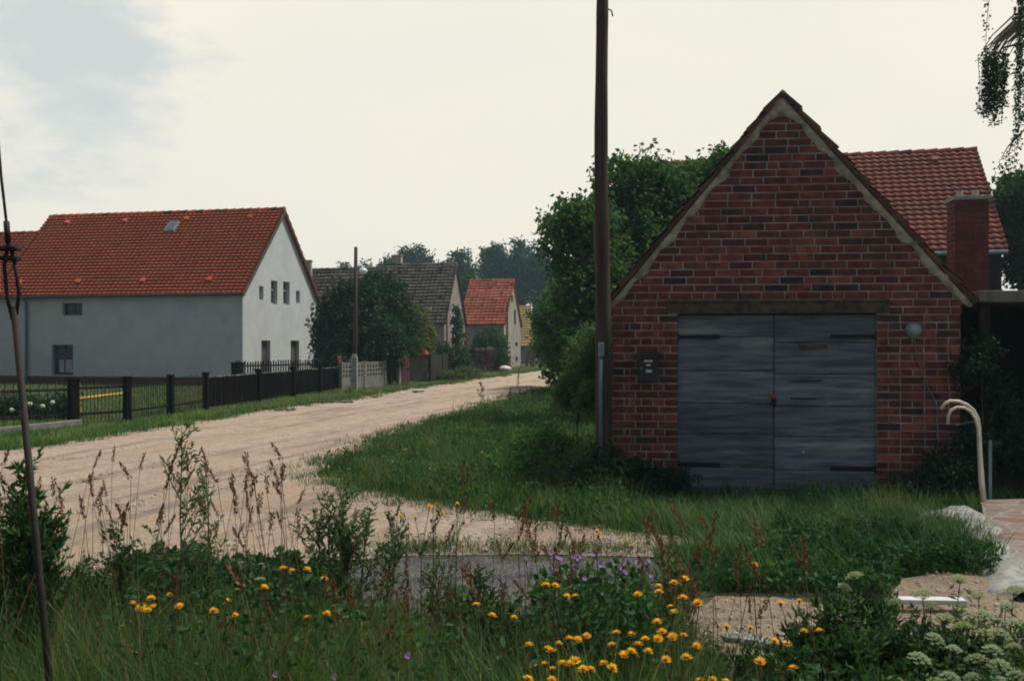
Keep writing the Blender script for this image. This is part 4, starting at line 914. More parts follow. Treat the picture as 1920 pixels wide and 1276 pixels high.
mb = MB(); lump(mb, (0, 0, .15), .32, (1.1, .8, .6)); o = mb.build('boulder', 'cream_pipe', smooth=True); p_ = at(946, 690, 60); o.location = (p_.x, p_.y, 0); tag(o, 'pale cream boulder on the verge in front of the orange roofed house', 'boulder')
for i, (px, py, r_) in enumerate(((640, 757, .16), (690, 747, .12), (612, 757, .10), (1040, 750, .22), (795, 737, .18), (530, 773, .12), (545, 771, .10), (700, 746, .09), (960, 753, .1))):
    mb = MB()
    for k in range(5): lump(mb, (random.uniform(-.3, .3), random.uniform(-.15, .15), .03), r_*random.uniform(.3, .6), (1.3, 1, .35), n=4, m=7)
    o = mb.build('earth_clod', 'clod', smooth=True); x, y = g(px, py); o.location = (x, y, .035)
    tag(o, 'dark crumbled clod of earth lying along the edge of the sandy road', 'clod', 'earth clods along the road edge')
# curved cream pipes by the paving
cp_ = at(1845, 955, 10.1); t = thing('curved_pipes', 'pair of cream pipes with hooked tops standing at the edge of the paving', 'pipe', (cp_.x, cp_.y, 0))
def px_path(pts, d, o): return [at(x, y, d)-Vector((o.x, o.y, 0)) for x, y in pts]
mb = MB(); mb.tube([Vector((0, .0, .0))]+px_path([(1841, 900), (1838, 850), (1836, 800), (1834, 785), (1826, 769), (1813, 758), (1798, 752), (1782, 751), (1772, 756), (1764, 766)], 10.1, cp_), [.029, .023, .019]+[.016]*8, 10); mb.build('tall_pipe', 'cream_pipe', t, smooth=True)
mb = MB(); mb.tube([Vector((-.02, -.045, .0))]+px_path([(1838, 900), (1836, 850), (1834, 805), (1829, 785), (1820, 771), (1808, 764), (1795, 763), (1784, 768), (1778, 778), (1777, 795)], 10.06, cp_), [.024, .019, .017]+[.015]*8, 10); mb.build('short_pipe', 'cream_pipe', t, smooth=True)
mb = MB(); mb.tube(px_path([(1836, 790), (1815, 791), (1800, 795), (1791, 797)], 10.08, cp_), .006, 6); mb.build('wire', 'cable', t)
mb = MB(); q0 = at(1856, 945, 10.3); t2 = thing('grey_stake', 'thin grey metal stake just right of the cream pipes', 'stake', (q0.x, q0.y, 0)); mb.box((0, 0, .29), (.03, .012, .7), rz=.4); mb.box((0.01, .012, .29), (.012, .03, .7), rz=.4); mb.build('angle_bar', 'zinc', t2)
# bits of rubble and a white board on the sandy patch
wb_ = MB(); wb_.box((0, 0, .02), (.40, .09, .03)); o = wb_.build('white_board', 'white_plate', bevel=.004); x, y = g(1745, 1147); o.location = (x, y, .05); o.rotation_euler = (0, 0, R(-4)); tag(o, 'white board lying flat on the sand at the lower right', 'board')
for i, (px, py, r_, lab) in enumerate(((1380, 1203, .06, 'pale stone at the left end of the row of stones on the sand'), (1410, 1212, .05, 'pale stone second from the left in the row on the sand'), (1440, 1218, .055, 'pale stone third in the row on the sand below yellow flowers'), (1470, 1222, .05, 'pale stone at the right end of the row of stones on the sand'), (1245, 1262, .075, 'pinkish brick fragment lying in the grass at the bottom edge'), (1285, 1270, .05, 'small white stone in the grass at the bottom edge'))):
    mb = MB(); lump(mb, (0, 0, 0), r_, (1.3, 1, .55), rough=.25); o = mb.build('stone', 'pink_tile' if i == 4 else 'pale_sheet', smooth=False)
    d__ = 4.6 if i > 3 else gd(py); p_ = at(px, py, d__); o.location = (p_.x, d__, max(.03, p_.z)) if i <= 3 else (p_.x, d__, .10); tag(o, lab, 'stone', 'stones on the sandy patch')
#@@VEG
# ------------------------------------------------------------------ grass and ground cover
SHED = np.array([tuple((SC+SAx*u+SBx*v).xy) for u, v in ((-.02, 0), (WS+.02, 0), (WS+.02, DEP), (-.02, DEP))])
SHELT = np.array([(4.95, 11.2), (8.4, 10.7), (8.8, 14.3), (5.3, 14.6)])
def px_of(X, Y): return CX+F*X/Y
def scatter(n, d0, d1, x0, x1, p=1.0):
    """points even in depth order 1/d, so density follows distance"""
    u = rng.random(n); Y = 1/((1-u)/d1+u/d0); px = rng.uniform(x0, x1, n); return np.stack([(px-CX)/F*Y, Y], 1)
def nz2(x, y): return np.sin(x*1.9+y*.7)+np.sin(y*2.3-x*1.1+1.3)+np.sin(x*4.1+2)*np.sin(y*3.7)
def free(P, road_=True):
    m = ~inside(P, SHED) & ~inside(P, SHELT) & ~inside(P, PV)
    if road_: m &= ~inside(P, RP)
    return m & ~inside(P, GP) & ~inside(P, SP)
def put_blades(name, P, h, wd, lean, m, label=None, cat=None, seg=3, var=None, parent=None, z=None):
    B = np.column_stack([P, np.zeros(len(P)) if z is None else z]); V, q, va = blades(B, h, wd, lean, seg, var=var)
    o = np_obj(name, V, q, va, m, parent)
    if label: tag(o, label, cat, kind='stuff')
    return o
# right-hand verge between the road and the shed
P = np.concatenate([scatter(125000, 6.6, 45, 330, 1930), scatter(60000, 12.5, 45, 480, 1180)]); P = P[free(P)]
xr = P[:, 0]-(-2.4+(P[:, 1]-12)*.12)
P = P[(P[:, 0] > -3.2+(P[:, 1]-10)*.02) & ~((P[:, 1] < 8.2) & (P[:, 0] < 1.3))]
near = np.exp(-((P[:, 1]-10.8)/1.0)**2)*(P[:, 0] > 0.6)
toward = np.clip((P[:, 0]+2.2)/3.0, 0, 1)*(P[:, 1] < 16)
n_ = nz2(P[:, 0], P[:, 1]); mound = np.exp(-((P[:, 1]-7.4)/1.0)**2)*np.clip((P[:, 0]-1.2)/.8, 0, 1)*np.clip((4.4-P[:, 0])/.5, 0, 1)
h = (0.07+0.09*toward+0.0*near+0.14*mound+0.03*n_*.6)*rng.uniform(.5, 1.35, len(P)); h = np.clip(h, .03, .6)
# bare, trampled fringe beside the track
k = rng.random(len(P)) < np.clip(0.55+0.3*n_+toward*.5+(P[:, 1] > 12), .12, 1)
P, h, n_ = P[k], h[k], n_[k]
cb = 10*0
bank = np.array(path_pts); bd = np.min(np.linalg.norm(P[:, None, :]-np.concatenate([bank, (bank[1:]+bank[:-1])/2])[None], axis=2), axis=1)
def edge_dist(P, poly):
    return np.min(np.linalg.norm(P[:, None, :]-poly[None, ::1, :], axis=2), axis=1)
es = np.concatenate([edge_dist(P[i:i+8000], SP) for i in range(0, len(P), 8000)])
ij = np.floor(P/.22+rng.normal(0, .2, P.shape)).astype(int); tb = rng.random((4093, 3)); ky = tb[(ij[:, 0]*7919+ij[:, 1]*104729) % 4093]
h = h*np.clip(es/.7, .25, 1)*(.55+.75*ky[:, 0]); k = (bd > .2) & (rng.random(len(P)) < .3+.9*ky[:, 1]); P, h, n_, ky = P[k], h[k], n_[k], ky[k]; n_ = n_+(ky[:, 2]-.5)*5
put_blades('verge_grass', P, np.maximum(h, np.where(P[:, 1] > 13, .10, 0)), np.maximum(.006, P[:, 1]*.0010), h*rng.uniform(.1, .9, len(P)), 'grass', 'rough green grass on the verge between sandy road and brick shed', 'grass', var=np.clip(rng.normal(.42, .2, len(P))+.09*n_, 0, 1))
# left-hand verge and gardens
P = scatter(75000, 13.5, 75, -60, 1040); P = P[~inside(P, RP)]
edge_ = np.array([g(*p) for p in road_left]); lx = np.interp(P[:, 1], edge_[:, 1], edge_[:, 0]); P = P[(P[:, 0] < lx+.3)]; lx = np.interp(P[:, 1], edge_[:, 1], edge_[:, 0])
dd_ = lx-P[:, 0]; h = (0.06+.05*np.clip(nz2(P[:, 0], P[:, 1]), 0, 2)*.6+.05*(dd_ < .5))*rng.uniform(.6, 1.4, len(P))
put_blades('garden_grass', P, h, np.maximum(.01, P[:, 1]*.0008), h*rng.uniform(.1, .8, len(P)), 'verge_grass', 'short bright green grass strip between the far road edge and garden fences', 'grass', seg=2, var=np.clip(rng.normal(.5, .2, len(P))+.08*nz2(P[:, 0]*2, P[:, 1]), 0, 1))
# low leafy mound at the right, and creeper/bramble left of the shed
def leafy(name, cx_, n, hmax, size, m, label, cat, sampler):
    pass
def leaf_stuff(name, P3, size, m, label=None, cat=None, var=None, droop=.1, ratio=.55, parent=None, kind='stuff', dirs=None):
    V, q, va = leaves(P3, size, ratio, droop, var, dirs); o = np_obj(name, V, q, va, m, parent)
    if label: tag(o, label, cat, kind=kind)
    return o
P = scatter(44000, 6.5, 9.6, 1230, 1870); mnd = np.exp(-((P[:, 1]-7.4)/.85)**2)*np.clip((P[:, 0]-1.0)/.8, 0, 1)*np.clip((3.9-P[:, 0])/1.1, 0, 1); keep = (rng.random(len(P)) < mnd) & free(P) & (P[:, 0] < 3.75); P = P[keep]; mnd = mnd[keep]
hz = (.05+.24*mnd*(.75+.25*np.sin(P[:, 0]*5)*np.sin(P[:, 1]*4)))*rng.random(len(P))**.6
leaf_stuff('low_weeds', np.column_stack([P, hz+.02]), rng.uniform(.02, .055, len(P)), 'leaf', 'low dark leafy weeds in a mound between shed grass and sandy patch', 'weeds', var=np.clip(rng.normal(.5, .25, len(P)), 0, 1))
P = scatter(16000, 6.5, 10.6, 1230, 1870); az_, t1_, t2_, t3_ = (lambda c: ((c*7919).sum(1) % 6.28, *[(np.sin(c @ np.array(v))*43758.5) % 1 for v in ((12.9, 78.2), (39.3, 11.1), (73.1, 52.2))]))(np.floor(P/.2))
k = free(P) & (P[:, 0] < 3.9) & (t1_ > .45); P = P[k]; hh_ = (.14+.30*t2_[k])*np.clip((10.6-P[:, 1])/2.2, .25, 1)*rng.uniform(.5, 1.1, len(P))
V, q, va = blades(np.column_stack([P, np.zeros(len(P))]), hh_, rng.uniform(.005, .009, len(P)), hh_*rng.uniform(.3, 1.1, len(P)), 4, az=az_[k]+rng.normal(0, .9, len(P)), var=np.clip(t3_[k]*.7+rng.normal(.1, .15, len(P)), 0, 1))
tag(np_obj('tussock_grass', V, q, va, 'dark_grass'), 'arching grass tussocks in the mound of weeds right of the track', 'grass', kind='stuff')
# -------- shrubs next to the shed
tree('bramble_bush', 'dense dark bramble bush against the left foot of the brick shed', 'bush', (0.35, 11.0, 0), [(.15, 11.5, .16, .5, .5, .28), (.72, 11.0, .32, .36, .35, .36), (-.4, 11.3, .06, .5, .6, .18), (.95, 10.7, .14, .3, .3, .26), (.3, 12.1, .3, .45, .5, .36)], 380, 22, .19, 'walnut', .05, .25, .02, branches=5, shell=.35)
tree('bramble_bush', 'low dark creeping bush in front of the brick pillar by the letterbox', 'bush', (1.55, 10.75, 0), [(1.45, 10.8, .14, .55, .3, .22), (1.05, 10.9, .2, .4, .3, .3)], 260, 26, .10, 'dark_leaf', .05, .12, .012, branches=2, shell=.3)
# big walnut behind the shed
def L3(px, py, d, r, rz=None, ry=None):
    p = at(px, py, d); s = d/F; return (p.x, p.y, p.z, r*s, (ry or r)*s, (rz or r)*s)
D = 21
tree('walnut_tree', 'big leafy walnut tree rising behind the left side of the brick shed', 'tree', (at(1225, 780, 22).x, 22, 0),
     [L3(1095, 455, D, 72, 82), L3(1165, 345, D+1, 46, 62), L3(1215, 345, D+1, 40, 60), L3(1255, 372, D+1.5, 50, 62), L3(1300, 362, D+2, 40, 60), L3(1350, 330, D+2, 44, 56), L3(1155, 440, D+1, 80, 75), L3(1225, 372, D+1.5, 58, 66), L3(1340, 352, D+2, 50, 66), L3(1285, 390, D+1.5, 62, 52), L3(1120, 560, D-.5, 78, 80), L3(1250, 500, D+1, 110, 90),
      L3(1330, 430, D+1.6, 70, 80), L3(1105, 640, D-1, 62, 62), L3(1072, 700, D-1, 42, 34), L3(1180, 620, D, 80, 90), L3(1060, 420, D, 38, 40), L3(1420, 420, D+2, 60, 70)],
     1700, 34, .36, 'walnut', .12, 2.2, .17, shell=.55, droop=.5, branches=12)
tree('hazel_bush', 'bushy green shrub on the right of the road beyond the walnut tree', 'bush', (at(1060, 710, 36).x, 36, 0),
     [L3(1040, 600, 36, 42, 46), L3(1075, 560, 37, 45, 50), L3(1060, 655, 36, 45, 40), L3(1030, 640, 38, 28, 38), L3(1100, 640, 36, 50, 60)], 420, 36, .4, 'walnut', .15, 1.2, .09, shell=.5)
tree('mugwort_clump', 'tall grey green weed clump left of the utility pole', 'bush', (at(1080, 800, 14).x, 14, 0),
     [L3(1085, 700, 14, 24, 70), L3(1105, 680, 13.6, 22, 75), L3(1060, 735, 14.2, 22, 45), L3(1108, 745, 13, 22, 40)], 300, 30, .13, 'mugwort', .06, .5, .015, shell=.2, ratio=.3, branches=4)
# bushes in the gardens
tree('lilac_bush', 'big dark lilac bush between the white house and the lamp pole', 'bush', (at(665, 720, 41).x, 41, 0),
     [L3(665, 575, 41, 55, 52), L3(715, 560, 42, 45, 48), L3(625, 615, 41, 42, 48), L3(690, 640, 40.5, 75, 55), L3(740, 615, 42, 45, 50), L3(620, 670, 40, 30, 34), L3(655, 690, 40, 60, 28)], 800, 38, .42, 'dark_leaf', .17, 1.3, .10, shell=.5)
tree('elder_bush', 'lighter elder bush with cream blossom at the right of the lilac', 'bush', (at(775, 705, 46).x, 46, 0),
     [L3(778, 610, 46, 32, 40), L3(760, 640, 45, 40, 40), L3(790, 645, 46, 22, 30)], 260, 36, .36, 'elder', .15, .9, .07, shell=.5)
tree('round_bush', 'rounded green bush in front of the orange roofed house', 'bush', (at(922, 690, 62).x, 62, 0),
     [L3(922, 645, 62, 32, 30), L3(900, 660, 62, 18, 22), L3(935, 672, 61, 18, 20)], 200, 32, .42, 'leaf', .2, .8, .06, shell=.4)
tree('climbing_vine', 'green climber growing up the gable of the grey roofed house', 'climber', (at(857, 700, 57).x, 57, 0),
     [L3(858, 640, 57, 11, 55), L3(856, 600, 57, 8, 30), L3(865, 680, 56, 16, 28)], 130, 26, .25, 'leaf', .14, .8, .04, shell=.2)
tree('rose_bush', 'tall red flowering rose bush at the corner of the grey gable', 'bush', (at(874, 698, 57.5).x, 57.5, 0),
     [L3(873, 640, 57.5, 5, 28), L3(876, 672, 57.5, 7, 24)], 45, 20, .16, 'pink_tile', .09, .8, .03, shell=.2, crown_name='blossom')
tree('hedge_bush', 'dark green garden hedge behind the board fence past the bin shelter', 'hedge', (at(828, 700, 49).x, 49, 0),
     [L3(825, 665, 49, 26, 22), L3(850, 672, 50, 18, 24), L3(806, 668, 48, 14, 18)], 160, 30, .35, 'dark_leaf', .14, .6, .05, shell=.4)
tree('road_shrub', 'pale green low shrub spreading on the verge beyond the bin shelter', 'shrub', (at(846, 708, 46).x, 46, 0),
     [L3(840, 704, 46, 34, 8), L3(875, 700, 48, 28, 10)], 120, 26, .25, 'pale_leaf', .1, .12, .02, shell=.3, branches=2)
tree('flower_hedge', 'dark garden hedge with pale roses behind the fence at the left edge', 'hedge', (at(60, 795, 21.6).x, 21.6, 0),
     [L3(20, 765, 21.6, 40, 22), L3(75, 768, 21.8, 40, 24), L3(118, 765, 22, 26, 24)], 260, 26, .2, 'dark_leaf', .07, .3, .03, shell=.4, branches=3)
for i, (px, py) in enumerate(((56, 757), (80, 761), (98, 754), (22, 768), (42, 770))):
    mb = MB(); lump(mb, (0, 0, 0), .055, (1, 1, .8), n=4, m=7); o = mb.build('rose_bloom', 'pink_petal' if False else 'white_petal', smooth=True); o.location = at(px, py, 21.1); tag(o, 'pale pinkish rose bloom on the dark hedge behind the left fence', 'flower', 'rose blooms on the left hedge')
# hollyhock
p_ = at(637, 735, 36.5); t = thing('hollyhock', 'pink red hollyhock spike in front of the dark lilac bush', 'flower', (p_.x, 36.5, 0))
mb = MB(); mb.tube([(0, 0, 0), (.02, 0, 1.5)], .015, 5); mb.build('stem', 'stem', t)
mb = MB()
for k in range(3): lump(mb, (random.uniform(-.03, .03), -.03, .95+k*.09), .07, (1, 1, .9), n=4, m=6)
mb.build('bloom', 'pink_petal', t, smooth=True)
P3 = np.column_stack([rng.normal(0, .12, 160), rng.normal(0, .1, 160), rng.uniform(0.1, 1.3, 160)]); leaf_stuff('foliage', P3, np.full(160, .1), 'leaf', parent=t)
# distant trees
for i, (px, top, wpx, d, lab) in enumerate(((785, 466, 62, 130, 'broad dark tree behind the grey roofed house, leftmost of the far row'), (862, 472, 32, 132, 'second tree of the far row behind the gap of the orange roof'),
     (912, 470, 12, 138, 'slender young tree standing between the two far tree groups'), (935, 462, 24, 128, 'tall poplar standing left in the far poplar group'), (972, 458, 30, 126, 'tallest poplar in the middle of the far poplar group'), (1012, 464, 28, 127, 'poplar standing right in the far poplar group by the road end'),
     (1050, 476, 26, 129, 'poplar partly covered by the walnut tree at the road end'), (728, 488, 20, 134, 'small tree top just left of the grey house chimney'), (682, 497, 12, 140, 'tiny tree top over the barn ridge right of the lamp pole'), (645, 498, 9, 141, 'tiny tree top over the barn ridge left of the lamp pole'), (880, 522, 26, 100, 'lighter green tree crown between grey and orange roofs'), (1095, 490, 40, 131, 'far tree mostly hidden behind the walnut tree'))):
    x = at(px, 600, d).x; z1 = 1.05*(EYE+(HY-top)/F*d); s = d/F; wr = wpx*s
    rj = random.Random(i); nlb = max(4, int(5+wr*1.6)); lobes = [(x, d, z1*.84, wr*.42, wr*.4, z1*.15)]+[(x+wr*.7*rj.uniform(-1, 1), d+rj.uniform(-1, 1), z1*rj.uniform(.25, .80), wr*rj.uniform(.3, .5), wr*.45, z1*rj.uniform(.09, .17)) for _ in range(nlb*2)]
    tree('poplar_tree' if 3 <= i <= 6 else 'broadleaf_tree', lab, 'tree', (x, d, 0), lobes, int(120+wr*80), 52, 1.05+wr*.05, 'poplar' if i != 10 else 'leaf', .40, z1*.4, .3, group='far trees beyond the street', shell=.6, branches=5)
P_ = scatter(10, 95, 96, 0, 1)
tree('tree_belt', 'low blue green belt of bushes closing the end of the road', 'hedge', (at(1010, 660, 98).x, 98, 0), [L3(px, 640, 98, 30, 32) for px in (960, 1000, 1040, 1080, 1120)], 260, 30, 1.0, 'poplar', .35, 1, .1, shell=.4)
# trees at the right edge
tree('dark_tree', 'dark dense tree beyond the right end of the red roofed house', 'tree', (at(1930, 700, 30).x, 30, 0),
     [L3(1905, 400, 30, 48, 70), L3(1935, 380, 30, 60, 60), L3(1915, 480, 30, 38, 60), L3(1960, 450, 30, 70, 90)], 500, 36, .4, 'leaf', .16, 2.5, .16, shell=.45)
bt = thing('birch_tree', 'weeping birch at the right edge with hanging twigs against the sky', 'tree', (5.9, 11.2, 0))
mb = MB(); mb.tube([(0, 0, 0), (.05, 0, 2), (.0, .05, 4), (-.1, 0, 6), (-.1, 0, 7.5)], [.13, .11, .09, .05, .02], 10); mb.build('trunk', 'concrete', bt, smooth=True)
mb = MB(); hp = []; o_ = Vector((5.9, 11.2, 0))
strands = [(1848, -60, 190, .55), (1836, 110, 205, .25)]+[(random.uniform(1845, 1888), random.uniform(80, 110), random.uniform(180, 235), 1) for _ in range(22)]+[(random.uniform(1893, 1925), -80, random.uniform(60, 330), .8) for _ in range(8)]+[(1872, 300, 318, .5), (1884, 285, 335, .6), (1895, 250, 330, .7)]+[(random.uniform(1890, 1960), 90, random.uniform(120, 260), .8) for _ in range(4)]
for px, y0, y1, dn in strands:
    if px < 1842 and y0 < 0: continue
    d = 10.6+random.uniform(-.4, .4); p0 = at(px+random.uniform(0, 6), y0, d)-o_; p1 = at(px+random.uniform(-8, 4), y1, d)-o_
    pts = [p0.lerp(p1, k/5)+Vector((random.uniform(-.012, .012), random.uniform(-.02, .02), 0)) for k in range(6)]
    mb.tube(pts, [.004, .0035, .003, .0025, .002, .0015], 4)
    up = p0+Vector((.12, .1, .15)); mb.tube([up+Vector((.35, .2, .3)), up, p0], [.010, .006, .004], 4)
    L = (p1-p0).length; n = int(L*170*dn)
    tt = rng.random(n); 
    hp.append(np.array([tuple(p0.lerp(p1, a)) for a in tt])+rng.normal(0, .022, (n, 3)))
mb.tube([(-.05, 0, 5.0), (.1, -.3, 5.6), (-.1, -.5, 4.9), Vector(at(1880, 90, 10.6)-o_)], [.05, .035, .02, .012], 6)
mb.build('twigs', 'bark', bt)
P3 = np.concatenate(hp); leaf_stuff('foliage', P3, rng.uniform(.022, .04, len(P3)), 'dark_leaf', parent=bt, droop=1.0, ratio=.75)
# dark shrub in front of the open shelter
tree('elder_shrub', 'dark elder shrub standing in the shade before the open shelter', 'bush', (4.95, 10.6, 0),
     [L3(1815, 700, 10.7, 28, 40), L3(1840, 660, 10.8, 32, 42), L3(1870, 740, 10.8, 30, 50), L3(1830, 830, 10.7, 40, 55), L3(1890, 820, 10.9, 40, 70), L3(1775, 880, 10.6, 40, 40), L3(1720, 905, 10.55, 40, 25)], 330, 20, .13, 'dark_leaf', .05, .4, .02, shell=.2, branches=6)

# ------------------------------------------------------------------ foreground
def Tline(px): return 9*np.sin(px/31.)+7*np.sin(px/13.+1)+5*np.sin(px/5.3)+np.interp(px, [-100, 0, 200, 400, 600, 700, 800, 1000, 1100, 1180, 1250, 1300, 1370, 1480, 1560, 1650, 1800, 1920, 2050], [1010, 1015, 1035, 1040, 1055, 1090, 1118, 1118, 1075, 1085, 1105, 1150, 1232, 1240, 1200, 1215, 1235, 1210, 1200])
def clumps(P, per, seed):
    """share lean direction, height and tone inside tussocks"""
    rg = np.random.default_rng(seed); cell = per
    ij = np.floor(P/cell+rg.normal(0, .18, P.shape)).astype(int); key = (ij[:, 0]*7919+ij[:, 1]*104729) % 4093
    tb = rg.random((4093, 4)); t = tb[key]
    return t[:, 0]*6.28+rg.normal(0, .9, len(P)), t[:, 1], t[:, 2], t[:, 3]
def fg(n, hlo, hhi, wlo, whi, name, m, label, d0=2.75, d1=6.2, lean=(.08, 1.0), top=(.62, 1.03), seg=4, x0=-60, x1=1980, varm=(.5, .22), sel=None):
    P = scatter(n, d0, d1, x0, x1); px = px_of(P[:, 0], P[:, 1]); zmax = EYE-(Tline(px)-HY)*P[:, 1]/F
    az, t1, t2, t3 = clumps(P, .16, n); h = rng.uniform(hlo, hhi, n)*(.65+.5*t1); h = np.minimum(h, zmax*rng.uniform(*top, n)*(.72+.32*t1)); k = (h > .07) & (rng.random(n) < .35+.9*t3)
    if sel is not None: k &= sel(P, px)
    P, h, az, t2 = P[k], h[k], az[k], t2[k]
    V, q, va = blades(np.column_stack([P, np.zeros(len(P))]), h, rng.uniform(wlo, whi, len(P)), h*rng.uniform(*lean, len(P)), seg, az=az, var=np.clip(rng.normal(0, varm[1], len(P))+varm[0]+(t2-.5)*.55, 0, 1))
    return tag(np_obj(name, V, q, va, m), label, 'grass', kind='stuff')
fg(36000, .3, .95, .0035, .0095, 'meadow_grass', 'dark_grass', 'tall tangled green grass filling the foreground meadow')
fg(19000, .3, .8, .004, .009, 'fresh_grass', 'verge_grass', 'fresh light green grass blades low in the middle of the foreground', d1=4.7, x0=60, x1=1500, top=(.4, .85))
fg(3600, .3, .85, .0025, .005, 'dry_grass', 'dry_stalk', 'scattered dry brownish grass stems in the foreground meadow', top=(.7, 1.08))
fg(2600, .45, 1.1, .003, .006, 'tall_grass', 'grass', 'single tall green grass stems standing above the foreground meadow', d0=3.2, top=(.9, 1.16), lean=(.05, .35))
fg(2000, .4, 1.1, .0025, .0045, 'straw_grass', 'dry_stalk', 'thin straw coloured stems standing above the foreground meadow', d0=3.4, top=(.9, 1.18), lean=(.05, .5))
# leafy herbs
n = 17000; P = scatter(n, 2.9, 6.2, -60, 1980); px = px_of(P[:, 0], P[:, 1]); zmax = EYE-(Tline(px)-HY)*P[:, 1]/F
cl = nz2(P[:, 0]*1.7+3, P[:, 1]*1.7); k = (zmax > .1) & (cl > .3+rng.normal(0, .4, n)); P, zmax, cl = P[k], zmax[k], cl[k]
zz = np.minimum(zmax, .85)*(rng.random(len(P))**.6)*.9
leaf_stuff('meadow_herbs', np.column_stack([P, zz]), rng.uniform(.015, .045, len(P)), 'leaf', 'broad leaved green herbs growing thickly among the foreground grass', 'weeds', var=np.clip(rng.normal(.45, .25, len(P)), 0, 1), droop=-.1)
# nettle like foliage heap left foreground, bigger leaves
P = scatter(3000, 4.8, 6.2, 230, 620); px = px_of(P[:, 0], P[:, 1]); zmax = EYE-(Tline(px)-HY-4)*P[:, 1]/F; zz = zmax*rng.uniform(.55, 1.0, len(P))
leaf_stuff('nettles', np.column_stack([P, zz]), rng.uniform(.035, .07, len(P)), 'leaf', 'bright green nettle leaves along the back of the foreground meadow', 'weeds', var=np.clip(rng.normal(.35, .2, len(P)), 0, 1), droop=.1)
# ---- tall mugwort plants
def mugwort(name, label, px, ytop, d, nb, spread, seed, leafm='mugwort', cat='weed', zroot=0.0, leafs=.035, stems=1):
    random.seed(seed); p = at(px, ytop, d); H = p.z; t = thing(name, label, cat, (p.x, d, 0)); mb = MB(); C_ = []; Dr = []
    for s_ in range(stems):
        sx = 0 if stems == 1 else random.uniform(-1, 1)*spread*.8; Hs = H*(1 if s_ == 0 else random.uniform(.72, .97)); top = Vector((sx+random.uniform(-.04, .04), random.uniform(-.1, .1), Hs)); b0 = Vector((sx*.4, 0, 0))
        stem = [b0.lerp(top, k/6)+Vector((random.uniform(-.008, .008), 0, 0)) for k in range(7)]; mb.tube(stem, [.006, .0055, .005, .0045, .0035, .0025, .0015], 6)
        for k in range(nb):
            f = .35+.65*(k/nb)**.9; o = b0.lerp(top, f); a = random.random()*6.28; L = spread*(1.1-f)*random.uniform(.6, 1.2)+.025
            e = o+Vector((math.cos(a)*L, math.sin(a)*L, L*random.uniform(.9, 1.9))); mb.tube([o, o.lerp(e, .5)+Vector((0, 0, -.01)), e], [.0025, .002, .001], 4)
            m_ = int(10+L*110)
            for q in range(m_):
                u = random.random(); c = o.lerp(e, u); C_.append(tuple(c+Vector((random.gauss(0, .006), random.gauss(0, .006), random.gauss(0, .006))))); dv_ = (e-o).normalized(); Dr.append(tuple(dv_*.7+Vector((random.gauss(0, .7), random.gauss(0, .7), random.gauss(.2, .4)))))
    mb.build('stem', 'stem', t, smooth=True)
    C_ = np.array(C_); leaf_stuff('foliage', C_, rng.uniform(.6, 1.4, len(C_))*leafs, leafm, parent=t, ratio=.28, dirs=np.array(Dr), droop=0)
    return t
mugwort('mugwort_plant', 'tall thin mugwort standing against the sandy road left of centre', 340, 800, 4.6, 22, .22, 11, leafs=.032)
mugwort('mugwort_plant', 'bushy pale green mugwort in front of the road fork', 640, 912, 5.2, 18, .20, 12, leafs=.036, stems=6)
mugwort('mugwort_plant', 'dark bushy mugwort at the left edge beside the guy rod', 75, 880, 4.2, 26, .24, 13, 'leaf', leafs=.045, stems=5)
mugwort('mugwort_plant', 'small branching mugwort with a reddish tip right of the tall thin one', 395, 880, 4.8, 16, .14, 14, leafs=.03)
mugwort('mugwort_plant', 'short mugwort shoot right of the bushy pale one', 712, 960, 5.3, 16, .16, 15, leafs=.035, stems=2)
mugwort('mugwort_plant', 'leafy shoots at the far left edge of the foreground', 10, 940, 4.4, 20, .22, 16, 'leaf', leafs=.045, stems=3)
mugwort('mugwort_plant', 'dark leafy weed rising at the lower right beside the white umbels', 1555, 1150, 3.9, 24, .22, 17, 'leaf', leafs=.04, stems=6)
mugwort('mugwort_plant', 'dark twiggy weed between yellow flowers and the sandy patch', 1640, 1120, 4.3, 22, .2, 18, 'dark_leaf', leafs=.035, stems=5)
mugwort('mugwort_plant', 'single upright weed stem in the grass right of the grey doors', 1625, 930, 9.0, 10, .05, 19, 'mugwort', leafs=.02)
for px, yt, d, sp_, lab in ((900, 715, 23, .45, 'thin tall weed standing in the grass at the road edge'), (972, 690, 27, .3, 'slender weed stalk by the road right of the taller one'), (955, 728, 25.5, .25, 'shortest weed stalk at the right road edge')):
    mugwort('roadside_weed', lab, px, yt, d, 7, sp_*.22, int(px), 'pale_leaf', leafs=.055)
random.seed(99)
